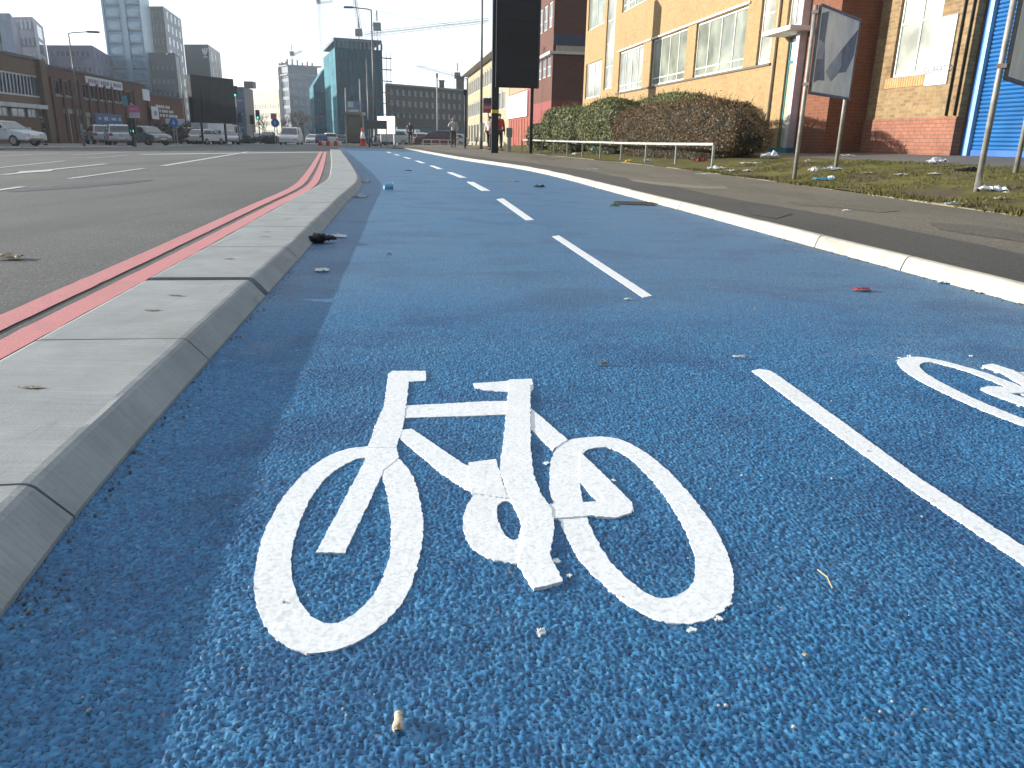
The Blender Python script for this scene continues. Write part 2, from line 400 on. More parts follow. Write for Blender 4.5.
struct(grid_sheet('path', frange(-1.5, 48, .5), PE, lambda Y: FAC(Y) + 4.5, 8, asphalt('path_asphalt', (.085, .078, .07), (.125, .112, .098), .25, 90), lambda X, Y, t: zpath(X, Y) - .003))
struct(grid_sheet('pavement', frange(47.03, 62, 1), lambda Y: -6.6 - .23 * (Y - 47), lambda Y: FAC(Y) + 1, 8, m_old, lambda X, Y, t: .10 + .1 * t))
# edging between footway and turf
e = MB(); Y = -1.5
while Y < 47:
    Y2 = Y + .9
    z = .103 + random.uniform(-.010, .007)
    a0, a1 = gedge(Y + .01), gedge(Y2 - .01); o = random.uniform(-.012, .012)
    e.prism([(a0 + o, Y + .006), (a0 + .055 + o, Y + .006), (a1 + .055 + o, Y2 - .006), (a1 + o, Y2 - .006)], .02, z)
    Y = Y2
struct(e.build('edging', m_edge, bevel=.008))
# turf blades (nobody could count them)
b = MB()
for i in range(40000):
    Y = random.uniform(5.2, 17); X = random.uniform(gedge(Y) + .03, PE(Y) + .02) if i % 6 else gedge(Y) + random.gauss(.06, .05)
    dens = noise.noise((X * .9, Y * .9, 3)) + .5 * noise.noise((X * 3, Y * 3, 9))
    if dens < -.18 + .3 * random.random(): continue
    h = random.uniform(.012, .04) * (1.5 if X < gedge(Y) + .25 else 1); a = random.uniform(0, PI); w = random.uniform(.004, .009); z = zg(X, Y) - .004
    dx, dy = math.cos(a) * w, math.sin(a) * w; lx, ly = random.uniform(-.02, .02), random.uniform(-.02, .02)
    b.face([(X - dx, Y - dy, z), (X + dx, Y + dy, z), (X + lx, Y + ly, z + h)])
o = b.build('grass', grass_mat('turf_blades', (.055, .060, .016), (.105, .105, .028), (.165, .148, .042), (.14, .11, .055), 5)); o['kind'] = 'stuff'
# ------------------------------------------------------------------ left kerb of big concrete blocks
kb = MB()
PROF = [(-.46, -.12), (-.46, .058), (-.452, .067), (-.44, .07), (-.075, .07), (-.063, .0685), (-.054, .063), (-.004, .006), (0, -.03)]
def kblock(mb, fx, prof, y0, y1, n=6, chip=0.):
    base = len(mb.v); P = len(prof)
    for i in range(n + 1):
        Y = y0 + (y1 - y0) * i / n; f = fx(Y); sl = (fx(Y + .05) - fx(Y - .05)) / .1
        for q, (dx, z) in enumerate(prof):
            if chip and 0 < q < P - 1:
                w_ = noise.noise((Y * 7, q * .35, 3)) * .0016 + noise.noise((Y * 31, q * .6, 8)) * .0009
                c_ = max(0, noise.noise((Y * 4.3, q * .2, 17)) - .34) * chip * (1 if 4 <= q <= 6 else .2)
                if i in (0, n): c_ += chip * .10 * random.random() * (1 if 3 <= q <= 7 else .3)
                mb.v.append((f + dx - c_ * .7 + w_, Y - dx * sl, z - c_ + w_ * .6))
            else: mb.v.append((f + dx, Y - dx * sl, z))
    for i in range(n):
        for k in range(P - 1):
            mb.f.append([base + i*P + k, base + (i+1)*P + k, base + (i+1)*P + k + 1, base + i*P + k + 1]); mb.mi.append(0)
    mb.f.append([base + k for k in range(P)]); mb.mi.append(0)
    mb.f.append([base + n*P + k for k in range(P)][::-1]); mb.mi.append(0)
JO = [-.752 + .955 * i for i in range(0, 39)]
for i in range(len(JO) - 1):
    a, c = JO[i] + .0035, JO[i + 1] - .0035
    if abs(JO[i] - 3.04) < .2: a += .045
    if abs(JO[i + 1] - 3.04) < .2: c -= .02
    dz = random.uniform(-.0015, .001)
    kblock(kb, kfoot, [(x, z + (dz if z > .03 else 0)) for x, z in PROF], a, c, 60 if a < 5 else 8, .010 if a < 5 else 0)
struct(kb.build('kerb', m_kerb))
kj = MB(); kblock(kj, kfoot, [(-.45, -.12), (-.45, .045), (-.075, .045), (-.02, -.01), (-.02, -.05)], -.75, JO[-1] - .05, 90)
struct(kj.build('kerb_bedding', m_joint))
# lifting-hole patches on the kerb tops
ks = MB()
for i in range(0, 24):
    for fr in (.38, .62) if i % 2 else (.5,):
        Y = JO[i] + .955 * fr + random.uniform(-.03, .03); X = kfoot(Y) - .26 + random.uniform(-.02, .02)
        pts = []
        for q in range(14):
            t = 2 * PI * q / 14; r = random.uniform(.4, 1.1); pts.append((X + math.cos(t) * .036 * r, Y + math.sin(t) * .015 * r, .0722))
        ks.face(pts)
struct(ks.build('kerb_mortar_patch', M('mortar_patch', (.235, .205, .155), .95, .45, 60, bump=.5, bscale=120)))
# grit and dirt gathered at the kerb foot
def flat_patch(name, px, m, dz):
    P = [gp(x, y, .09) for x, y in px]; mb = MB(); pts = rough_edge([Vector((p.x, p.y)) for p in P], .03, .02)
    mb.face([(p.x, p.y, fz(p.x, p.y) + dz) for p in pts]); struct(mb.build(name, m))
def fz(X, Y):
    f2 = F2(Y); return .0745 + .008 * (X - rfoot(Y) - .066) / (f2 - rfoot(Y) - .066) if X < f2 else .0825 + .012 * (X - f2) / (gedge(Y) - f2)
gr = MB()
for i in range(200):
    Y = .75 + 9 * random.random() ** 1.6; X = kfoot(Y) + abs(random.gauss(0, .02)) + .004
    s = random.uniform(.0012, .0035); ico(gr, (X, Y, s * .5), s, 1, (1, 1.2, .7), .4)
for i in range(26):
    t = random.random(); X, Y = -.63 + random.gauss(0, .03), .93 + random.gauss(0, .02)
    s = random.uniform(.0008, .0026); ico(gr, (max(X, kfoot(Y) + .005), Y, s * .5), s, 1, (1, 1.2, .7), .4)
o = gr.build('grit', M('grit', (.10, .085, .065), .9, .5, 80)); o['kind'] = 'stuff'
# ------------------------------------------------------------------ right kerb
rk = MB(); Y = -1.4; i = 0
while Y < 46.2:
    j = random.uniform(-.002, .002); dz = random.uniform(-.003, .002)
    kblock(rk, lambda y: rfoot(y) + j, [(0, -.03), (.010, .02 + dz), (.026, .060 + dz), (.036, .072 + dz), (.048, .0765 + dz), (.068, .0775 + dz), (.072, -.05)][::-1], Y + .005, Y + .91, 4)
    Y += .915; i += 1
struct(rk.build('footway_kerb', m_wkerb))
rj = MB(); kblock(rj, rfoot, [(.01, -.03), (.035, .05), (.066, .055), (.066, -.05)][::-1], -1.4, 46.1, 90)
struct(rj.build('footway_kerb_bedding', m_joint))
# dirt line along right kerb
dl = MB()
for i in range(260):
    Y = 3 + 14 * random.random(); X = rfoot(Y) - abs(random.gauss(0, .018)) - .002
    s = random.uniform(.002, .007); ico(dl, (X, Y, s * .3), s, 1, (1, 1.8, .6), .5)
o = dl.build('leaf_litter', M('leaf_litter', (.07, .06, .035), .9, .6, 40)); o['kind'] = 'stuff'
# ------------------------------------------------------------------ far kerb and pavement on the left
LE = [(-6, -27.2), (0, -27), (40, -26), (76, -24.6), (120, -22.8)]
lked = lambda Y: lerp_tab(LE, Y)
lk = MB()
for i in range(-4, 105): kblock(lk, lked, [(0, zfp(i) - .3), (0, zfp(i) - .025), (-.02, zfp(i)), (-.15, zfp(i) + .003), (-.15, zfp(i) - .3)][::-1], i + .004, i + .996, 1)
struct(lk.build('far_kerb', M('far_kerb_stone', (.16, .155, .15), .85, .3, 4)))
struct(grid_sheet('far_pavement', frange(-4, 105, 4), lambda Y: -80, lambda Y: lked(Y) - .14, 4, M('far_paving', (.17, .16, .15), .85, .3, 1.5), lambda X, Y, t: zfp(Y) - .002))
# ================================================================== PAINTED MARKINGS
def smooth_ring(px, n=0):
    P = [Vector((p[0], p[1])) for p in px]; out = []
    N = len(P)
    for i in range(N):
        p0, p1, p2, p3 = P[i-1], P[i], P[(i+1) % N], P[(i+2) % N]
        for t in (0, .34, .67):
            out.append(.5 * ((2*p1) + (-p0+p2)*t + (2*p0-5*p1+4*p2-p3)*t*t + (-p0+3*p1-3*p2+p3)*t**3))
    return out
def densify(poly, step):
    out = []
    for i in range(len(poly)):
        a, c = Vector(poly[i][:2]), Vector(poly[(i + 1) % len(poly)][:2]); d = (c - a).length
        n = max(1, int(d / step))
        for k in range(n): out.append(a + (c - a) * k / n)
    return out
def rough_edge(poly, step=.004, amp=.0023):
    out = []
    for p in densify(poly, step):
        q = Vector((p.x * 90, p.y * 90, 1.7)); r = Vector((p.x * 260, p.y * 260, 5.1))
        out.append(Vector((p.x + amp * (noise.noise(q) + .7 * noise.noise(r)), p.y + amp * (noise.noise(q + Vector((9, 9, 9))) + .7 * noise.noise(r + Vector((4, 4, 4)))))))
    return out
def slab(mb, outer, z, inner=None, zb=-.004):
    loops = [[Vector((p.x, p.y, 0)) for p in outer]]
    if inner: loops.append([Vector((p.x, p.y, 0)) for p in inner])
    allv = [v for l in loops for v in l]
    tris = tessellate_polygon(loops)
    mb.add([(v.x, v.y, z) for v in allv], [t for t in tris])
    for l in loops:
        n = len(l); mb.add([(v.x, v.y, z) for v in l] + [(v.x, v.y, zb) for v in l], [(i, (i+1) % n, n + (i+1) % n, n + i) for i in range(n)])
Z3 = lambda L: [(240 + x / 2.4, 350 + y / 2.4) for x, y in L]
Z4 = lambda L: [(450 + x / 2.648, 350 + y / 2.648) for x, y in L]
G = lambda px: [Vector(gp(x, y, .003)[:2]) for x, y in px]
fw_o = smooth_ring(Z3([(305, 229), (230, 243), (165, 283), (110, 342), (68, 410), (44, 480), (34, 540), (38, 600), (62, 660), (105, 702), (160, 722), (230, 715), (300, 686), (355, 642), (402, 580), (430, 500), (440, 420), (430, 345), (405, 285), (360, 243)]))
fw_i = smooth_ring(Z3([(300, 256), (258, 268), (205, 305), (165, 360), (140, 420), (123, 480), (124, 540), (140, 590), (165, 628), (202, 651), (250, 645), (300, 607), (335, 560), (355, 508), (363, 450), (360, 390), (350, 330), (330, 275)]))
rw_o = smooth_ring(Z4([(310, 238), (355, 229), (420, 228), (480, 246), (550, 292), (610, 350), (662, 412), (710, 482), (744, 560), (752, 620), (735, 672), (690, 706), (630, 720), (560, 712), (480, 675), (400, 610), (340, 545), (297, 465), (270, 390), (264, 320), (277, 265)]))
rw_i = smooth_ring(Z4([(352, 272), (385, 256), (430, 258), (480, 286), (530, 335), (580, 400), (622, 470), (647, 540), (650, 592), (632, 627), (590, 650), (542, 650), (480, 610), (420, 550), (375, 470), (352, 400), (343, 330)]))
cr_o = smooth_ring(Z4([(130, 352), (75, 370), (42, 415), (36, 465), (55, 515), (100, 546), (150, 558), (190, 556), (205, 500), (200, 420), (175, 370)]))
cr_i = smooth_ring(Z4([(128, 404), (158, 398), (178, 420), (187, 455), (184, 490), (165, 500), (143, 482), (126, 445)]))
sym = thing('bicycle_symbol', 'large white bicycle marking whole in the foreground, handlebars pointing away from the camera', 'road marking', (0, 0, 0), 0, 'bicycle symbols painted on the track')
def part(name, loops, z):
    mb = MB()
    for L in loops:
        if len(L) == 2 and isinstance(L[0], list) and len(L[0]) > 2: slab(mb, rough_edge(G(L[0])), z, rough_edge(G(L[1])))
        else: slab(mb, rough_edge(G(L)), z)
        z += .0004
    return mb.build(name, m_white, sym)
part('wheel', [[[tuple(p) for p in fw_o], [tuple(p) for p in fw_i]]], .0008)
part('wheel', [[[tuple(p) for p in rw_o], [tuple(p) for p in rw_i]]], .0008)
part('fork', [Z3([(300, 262), (182, 483), (252, 484), (318, 345), (345, 285), (380, 258), (375, 222), (310, 222)])], .0014)
part('handlebar', [Z3([(357, 55), (366, 49), (446, 49), (447, 72), (404, 75), (402, 110), (390, 190), (374, 232), (308, 232), (325, 180), (346, 130)])], .0019)
part('frame', [Z3([(388, 132), (520, 125), (585, 121)]) + Z4([(155, 133), (150, 168)]) + Z3([(560, 156), (392, 161)]),
               Z3([(378, 205), (390, 190), (412, 187)]) + Z4([(30, 295), (138, 352), (130, 390), (40, 365), (-20, 325)]),
               Z4([(214, 152), (312, 236), (272, 262), (214, 207)]),
               Z4([(345, 268), (484, 403), (486, 425), (395, 402), (343, 345)]),
               Z4([(250, 408), (390, 400), (470, 405), (484, 412), (480, 430), (440, 442), (370, 438), (260, 446)])], .0011)
part('pedal', [Z4([(50, 298), (122, 288), (136, 340), (150, 392), (58, 378), (50, 340)])], .0032)
part('chainring', [[[tuple(p) for p in cr_o], [tuple(p) for p in cr_i]]], .0010)
part('saddle', [Z4([(61, 86), (100, 84), (150, 80), (160, 76), (217, 74), (221, 98), (213, 112), (155, 109), (100, 105), (68, 98)])], .0010)
part('seat_tube', [Z4([(157, 90), (213, 90), (213, 190), (214, 270), (222, 330), (240, 380), (268, 420), (278, 470), (264, 545), (299, 612), (222, 634), (180, 566), (197, 505), (188, 450), (152, 375), (132, 322), (146, 200)])], .0040)
# stray splashes of paint next to the symbol stay part of it
for (x, y) in Z4([(640, 742), (712, 712), (738, 672), (315, 598), (282, 560), (432, 345), (255, 300), (240, 750)]):
    q = gp(x, y); sp = MB(); rr = random.uniform(.004, .008)
    slab(sp, [Vector((q.x + math.cos(t) * rr * random.uniform(.4, 1.3), q.y + math.sin(t) * rr * random.uniform(.4, 1.3))) for t in [k * .42 for k in range(15)]], .0012 + random.random() * .0006)
    sp.build('paint_splash', m_white, sym)
flat_patch('footway_patch', [(628, 178.5), (652, 181), (700, 185.5), (726, 186.5), (728, 189), (700, 188.5), (662, 185), (634, 181)], asphalt('footway_pale_patch', (.15, .13, .095), (.20, .175, .13), .2, 90), .003)
flat_patch('footway_patch', [(786, 201), (830, 202.5), (862, 205), (900, 211), (880, 212.5), (836, 207), (800, 205)], asphalt('footway_worn_patch', (.075, .064, .044), (.115, .098, .068), .3, 100), .003)
flat_patch('footway_patch', [(745, 207), (770, 208), (792, 213), (776, 217), (752, 213)], m_new, .0034)
flat_patch('footway_patch', [(930, 222), (985, 226), (1024, 233), (1060, 240), (1050, 246), (1000, 238), (940, 229)], asphalt('footway_worn_patch', (.065, .056, .040), (.10, .085, .06), .3, 100), .003)
s2 = copy_tree(sym); s2.location = (1.492, 3.222, 0); s2.rotation_euler = (0, 0, PI)
s2['label'] = 'white bicycle marking cut off by the right edge, rear wheel nearest the centre line'
# centre dashes
DG = 'white centre-line dashes of the cycle track'
dash_px = [([(752, 370), (759, 368), (770, 370), (776, 373), (850, 426), (920, 477), (1024, 545), (1075, 580), (1062, 600), (1024, 563), (915, 490), (840, 436)], 'longest white centre dash running off the right edge beside the large bicycle'),
           ([(552, 236), (559, 235), (652, 295), (643, 297)], 'second white centre dash from the camera, in the middle of the track'),
           ([(496.5, 199), (503, 198), (534, 219.5), (526, 220)], 'third white centre dash counted from the camera')]
for P, lab in dash_px:
    mb = MB(); slab(mb, rough_edge(G(P)), .0010); tag(mb.build('lane_dash', m_white), lab, 'road marking', DG)
words = ['fourth', 'fifth', 'sixth', 'seventh', 'eighth', 'ninth', 'tenth']
cxl = lambda Y: .5 * (kfoot(Y) + rfoot(Y)) + .02 if Y > 12 else lerp_tab([(8.6, -.165), (9.8, -.345), (12, -.69)], Y)
CL = [(9.82, -.345), (12.07, -.70), (13.29, -.87), (15.58, -1.33), (20, -2.23), (30, -4.45), (44, -7.6)]
cxl = lambda Y: spline_tab(CL, Y)
Y = 10.0
for i, w in enumerate(words):
    L = 2.05
    pts = [(cxl(y) - .05, y) for y in (Y, Y + L/2, Y + L)] + [(cxl(y) + .05, y) for y in (Y + L, Y + L/2, Y)]
    mb = MB(); slab(mb, rough_edge([Vector(p) for p in pts], .02, .004), .0042)
    tag(mb.build('lane_dash', m_white), w + ' white centre dash counted from the camera, ' + ('where the track bends left' if i < 3 else 'far along the bend'), 'road marking', DG)
    Y += 3.35 + i * .25
# red double lines at the road edge
for (a, c, lab) in ((.355, .475, 'outer pink-red line of the double red line, on the carriageway side'), (.18, .295, 'inner pink-red line of the double red line, next to the concrete kerb')):
    mb = MB(); L1, L2 = [], []
    for Y in frange(-1, 36, .02 if False else .1):
        sl = (kback(Y + .05) - kback(Y - .05)) / .1; j = .006
        for off, L in ((a, L1), (c, L2)):
            x = kback(Y) - off + j * noise.noise((Y * 9, off * 50, 0)) + .004 * noise.noise((Y * 40, off * 90, 0)); L.append(Vector((x, Y + off * sl, zroad(x, Y) + .004)))
    for i in range(len(L1) - 1): mb.face([L1[i], L2[i], L2[i+1], L1[i+1]])
    tag(mb.build('red_line', m_red), lab, 'road marking', 'double red lines along the kerb')
# white lane lines on the carriageway
def road_line(p, q, w, lab, taper=None):
    a, c = ground_hit(*p), ground_hit(*q); d = (c - a); n = Vector((-d.y, d.x, 0)).normalized()
    mb = MB(); N = 24; L, R = [], []
    for i in range(N + 1):
        t = i / N; ww = w * (1 if not taper else taper(t)) * .5
        pt = a + d * t
        for s, A in ((1, L), (-1, R)):
            v = pt + n * (ww + .012 * noise.noise(pt * 6)) * s; A.append((v.x, v.y, zroad(v.x, v.y) + .006))
    for i in range(N): mb.face([L[i], R[i], R[i+1], L[i+1]])
    tag(mb.build('lane_line', m_lane), lab, 'road marking', 'worn white lane lines on the carriageway')
road_line((-60, 199), (23, 187), .11, 'short white lane line cut by the left edge of the photo')
road_line((3, 175), (106, 164), .16, 'white arrow-like lane marking, thickest near its middle, left of the road', lambda t: 1 + 2.2 * max(0, 1 - abs(t - .25) / .12))
road_line((69, 179), (144, 168.6), .11, 'thin white lane line nearest the double red lines on the left half')
road_line((-20, 170), (65, 161), .11, 'faint white lane line at the far left, behind the arrow-like marking')
road_line((163, 166), (248, 152), .16, 'long white lane line running towards the white van')
road_line((74, 155), (132, 152), .12, 'faint white lane line before the silver hatchbacks, upper of the two there')
road_line((88, 158.4), (128, 155.4), .10, 'faint white lane line before the silver hatchbacks, lower of the two there')
road_line((-5, 156.5), (60, 153), .10, 'faint white lane line in front of the silver saloon')
road_line((141, 154.5), (322, 152.2), .9, 'broad faded buff stop line across the road before the junction')
# flat dark elongated streak laid on the road
tr = MB(); a, c = ground_hit(10, 192), ground_hit(150, 180)
pts = []
for i in range(30):
    t = 2 * PI * i / 30; m = (a + c) / 2; d = (c - a) / 2; n = Vector((-d.y, d.x, 0)).normalized()
    q = m + d * math.cos(t) + n * math.sin(t) * .28 * (1 + .4 * noise.noise((i * .7, 0, 0))); pts.append((q.x, q.y, zroad(q.x, q.y) + .003))
tr.face(pts); tag(tr.build('tar_patch', M('tar', (.035, .034, .033), .6, .3, 6)), 'dark elongated streak on the carriageway below the lane lines', 'road repair')
# iron gully grate by the right kerb
gt = thing('gully_grate', 'rusty iron drain grate set in the blue track by the pale kerb', 'drain', (0, 0, 0))
A = gp(606, 204.5); d = Vector((.07, .40, 0)); wv = Vector((.40, -.06, 0))
A = Vector((rfoot(8.5) - .48, 8.25, 0))
m_iron = M('rusty_iron', (.07, .06, .05), .7, .4, 30, .3)
f = MB(); P = lambda u, v, z: tuple(A + wv * u + d * v + Vector((0, 0, z)))
for u0, u1, v0, v1 in ((0, 1.1, 0, .07), (0, 1.1, .93, 1), (0, .05, .07, .93), (1.05, 1.1, .07, .93)):
    f.add([P(u, v, z) for z in (-.002, .008) for v in (v0, v1) for u in (u0, u1)], [(0, 2, 3, 1), (4, 5, 7, 6), (0, 1, 5, 4), (2, 6, 7, 3), (0, 4, 6, 2), (1, 3, 7, 5)])
f.build('frame', m_iron, gt)
f = MB()
for i in range(13):
    u0 = .07 + i * .076
    f.add([P(u, v, z) for z in (-.002, .0065) for v in (.08, .92) for u in (u0, u0 + .035)], [(0, 2, 3, 1), (4, 5, 7, 6), (0, 1, 5, 4), (2, 6, 7, 3), (0, 4, 6, 2), (1, 3, 7, 5)])
f.build('bars', m_iron, gt)
f = MB(); f.face([P(0.04, .06, .0025), P(1.06, .06, .0025), P(1.06, .94, .0025), P(.04, .94, .0025)]); f.build('pit', M('pit_black', (.012, .012, .012), .9), gt)
# ================================================================== RIGHT SIDE: hedges, rail, boards, buildings
UX = Vector((.1554, -.98785, 0))                       # along the building line, towards the camera
RZ = math.atan2(UX.y, UX.x)
m_galv = M('galvanised_steel', (.36, .36, .34), .5, .25, 6, .6)
m_post = M('weathered_post', (.28, .265, .24), .6, .3, 8, .3)
m_dark = M('black_painted_steel', (.014, .015, .018), .6, .2, 5, spec=.3)
# ---- knee rail
kr = thing('knee_rail', 'low galvanised knee rail with evenly spaced posts in front of the hedges', 'railing')
nP = 11; Pn = Vector((4.27, 17.5, 0)); Pf = Vector((.24, 37.8, 0))
tops = []
for i in range(nP):
    p = Pn + (Pf - Pn) * i / (nP - 1); z0 = zg(p.x, p.y) - .05; zt = zg(p.x, p.y) + .45 + .004 * i
    mb = MB(); mb.box(p.x - .025, p.x + .025, p.y - .025, p.y + .025, z0, zt); mb.build('post', m_galv, kr, bevel=.004); tops.append((p.x, p.y, zt + .018))
mb = MB()
for i in range(nP - 1): mb.bar(tops[i], tops[i+1], .055)
mb.build('rail', m_galv, kr)
# ---- hedges : a dark woody core and thousands of small leaves
def leafmat(name, cols, sc=4):
    k = NT(name); co = k.coord()
    n = k.ramp(k.noise(co, sc, 6, .75), [(.25 + .5 * i / (len(cols) - 1), c) for i, c in enumerate(cols)])
    n = k.mix(n, k.ramp(k.noise(co, 45, 3), [(.3, .65), (.7, 1.35)]), .7, 'MULTIPLY')
    return k.done(n, .55, None, .35)
m_lgreen = leafmat('hedge_leaves_green', [(.032, .040, .012), (.075, .086, .022), (.15, .150, .045), (.09, .092, .028)])
m_lbrown = leafmat('hedge_leaves_brown', [(.040, .022, .009), (.130, .070, .024), (.080, .058, .018), (.19, .110, .040)])
m_core = M('hedge_core', (.018, .016, .010), .95, .4, 6)
def hedge(label, x0, x1, y0, y1, h, mat, n, leaf, seed, base=.35, lump=.16, twig=False):
    """local x along the hedge (towards the camera), y away from the street; placed on the verge"""
    rnd = random.Random(seed)
    root = thing('hedge', label, 'hedge', HO, RZH, 'clipped hedges behind the knee rail')
    cx, cy = (x0 + x1) / 2, (y0 + y1) / 2; a, b_ = (x1 - x0) / 2, (y1 - y0) / 2
    def surf(u, v):                                    # super-ellipsoid with lumps
        def pw(c, e): return math.copysign(abs(c) ** e, c)
        e1, e2 = .68, .55
        d = Vector((pw(math.cos(u), e2) * pw(math.cos(v), e1), pw(math.sin(u), e2) * pw(math.cos(v), e1), pw(math.sin(v), e1)))
        q = Vector((cx + d.x * a, cy + d.y * b_, h * .5 * (1 + d.z)))
        k = 1 + lump * noise.noise(q * .9 + Vector((seed, 0, 0))) + lump * .5 * noise.noise(q * 2.6 + Vector((0, seed, 0)))
        t = max(0, min(1, q.z / h)); k *= 1 - .12 * (1 - t) ** 2
        return Vector((cx + (q.x - cx) * k, cy + (q.y - cy) * k, q.z * (1 + .07 * noise.noise(q * 1.3))))
    core = MB(); N1, N2 = 40, 16
    for j in range(N2 + 1):
        for i in range(N1):
            p = surf(2 * PI * i / N1, -PI / 2 + PI * j / N2)
            p = Vector((cx + (p.x - cx) * (1 - .17 / a), cy + (p.y - cy) * (1 - .17 / b_), p.z * (1 - .17 / h))); core.v.append((p.x, p.y, max(.06, p.z)))
    for j in range(N2):
        for i in range(N1):
            core.f.append([j*N1+i, j*N1+(i+1) % N1, (j+1)*N1+(i+1) % N1, (j+1)*N1+i]); core.mi.append(0)
    core.build('branches', m_core, root, True)
    lv = MB(); c = Vector((cx, cy, h * .45)); tri, cum, tot = [], [], 0
    Q = [[surf(2 * PI * i / 60, -PI / 2 + PI * j / 26) for i in range(60)] for j in range(27)]
    for j in range(26):
        for i in range(60):
            q = (Q[j][i], Q[j][(i+1) % 60], Q[j+1][(i+1) % 60], Q[j+1][i])
            if max(v.z for v in q) < .1 or min(v.y for v in q) > cy + b_ * .7: continue
            nr = (q[2] - q[0]).cross(q[3] - q[1]); A = nr.length / 2; tot += A; tri.append((q, nr.normalized() if A > 1e-9 else Vector((0, 0, 1)))); cum.append(tot)
    import bisect
    k = 0
    while k < n:
        q, nrm = tri[min(len(tri) - 1, bisect.bisect(cum, rnd.random() * tot))]
        a_, b2 = rnd.random(), rnd.random()
        p = (q[0] * (1 - a_) + q[1] * a_) * (1 - b2) + (q[3] * (1 - a_) + q[2] * a_) * b2
        if p.z < .22 * h and rnd.random() < .55: continue
        if noise.noise(p * 2.6 + Vector((7, seed, 2))) < -.42: continue
        dep = rnd.random() ** 2 * .13 - .02
        p = p - nrm * dep + Vector((rnd.gauss(0, .02), rnd.gauss(0, .02), rnd.gauss(0, .02)))
        d = (nrm * .8 + Vector((rnd.gauss(0, .7), rnd.gauss(0, .7), rnd.gauss(0, .7)))).normalized()
        e = d.orthogonal().normalized(); e.rotate(Matrix.Rotation(rnd.uniform(0, 6.28), 3, d)); g = d.cross(e)
        s = leaf * rnd.uniform(.6, 1.4); w = s * (.14 if twig and rnd.random() < .55 else .5)
        if twig: e = (e + nrm * .8).normalized()
        lv.face([p - e * s * .5, p + g * w * .5, p + e * s * .6, p - g * w * .5]); k += 1
    for _ in range(n // 90):                          # stray shoots
        q, nrm = tri[min(len(tri) - 1, bisect.bisect(cum, rnd.random() * tot))]
        if nrm.z < -.1: continue
        p = (q[0] + q[2]) / 2; d = (nrm + Vector((rnd.gauss(0, .35), rnd.gauss(0, .35), .5 + rnd.gauss(0, .3)))).normalized(); l_ = rnd.uniform(.08, .26); g = d.orthogonal().normalized() * .004
        lv.face([p - g - d * .05, p + g - d * .05, p + d * l_])
        for _k in range(4):
            e = p + d * l_ * rnd.uniform(.2, 1); u_ = Vector((rnd.gauss(0, 1), rnd.gauss(0, 1), rnd.gauss(0, 1))).normalized(); w_ = u_.orthogonal() * .3; s = leaf * .6
            lv.face([e, e + u_ * s * .5 + w_ * s, e + u_ * s, e + u_ * s * .5 - w_ * s])
    lv.build('leaves', mat, root)
    return root
HO = (5.25, 17.5, .10); uh = (Vector((.2085, -.978, 0)))      # same bearing as the rail
RZH = math.atan2(uh.y, uh.x)
hedge('brown twiggy clipped hedge nearest the camera, rounded right end beside the doorway', -9.5, -.75, -.5, .95, 1.60, m_lbrown, 60000, .046, 3, twig=True)
hedge('tall green clipped hedge rising behind the top of the brown hedge', -11.3, -5.0, .55, 2.0, 1.98, m_lgreen, 20000, .06, 11)
hedge('green clipped hedge reaching the ground left of the brown hedge', -13.0, -8.8, -.5, 1.2, 1.92, m_lgreen, 20000, .06, 17)
hedge('rounded green hedge at the left end of the hedge row, behind the billboard leg', -18.8, -13.3, -.55, .95, 1.85, m_lgreen, 20000, .065, 23)
hedge('small low green bush between the grey bin post and the rounded hedge', -22.0, -19.6, -.3, .8, 1.25, m_lgreen, 5000, .09, 31)
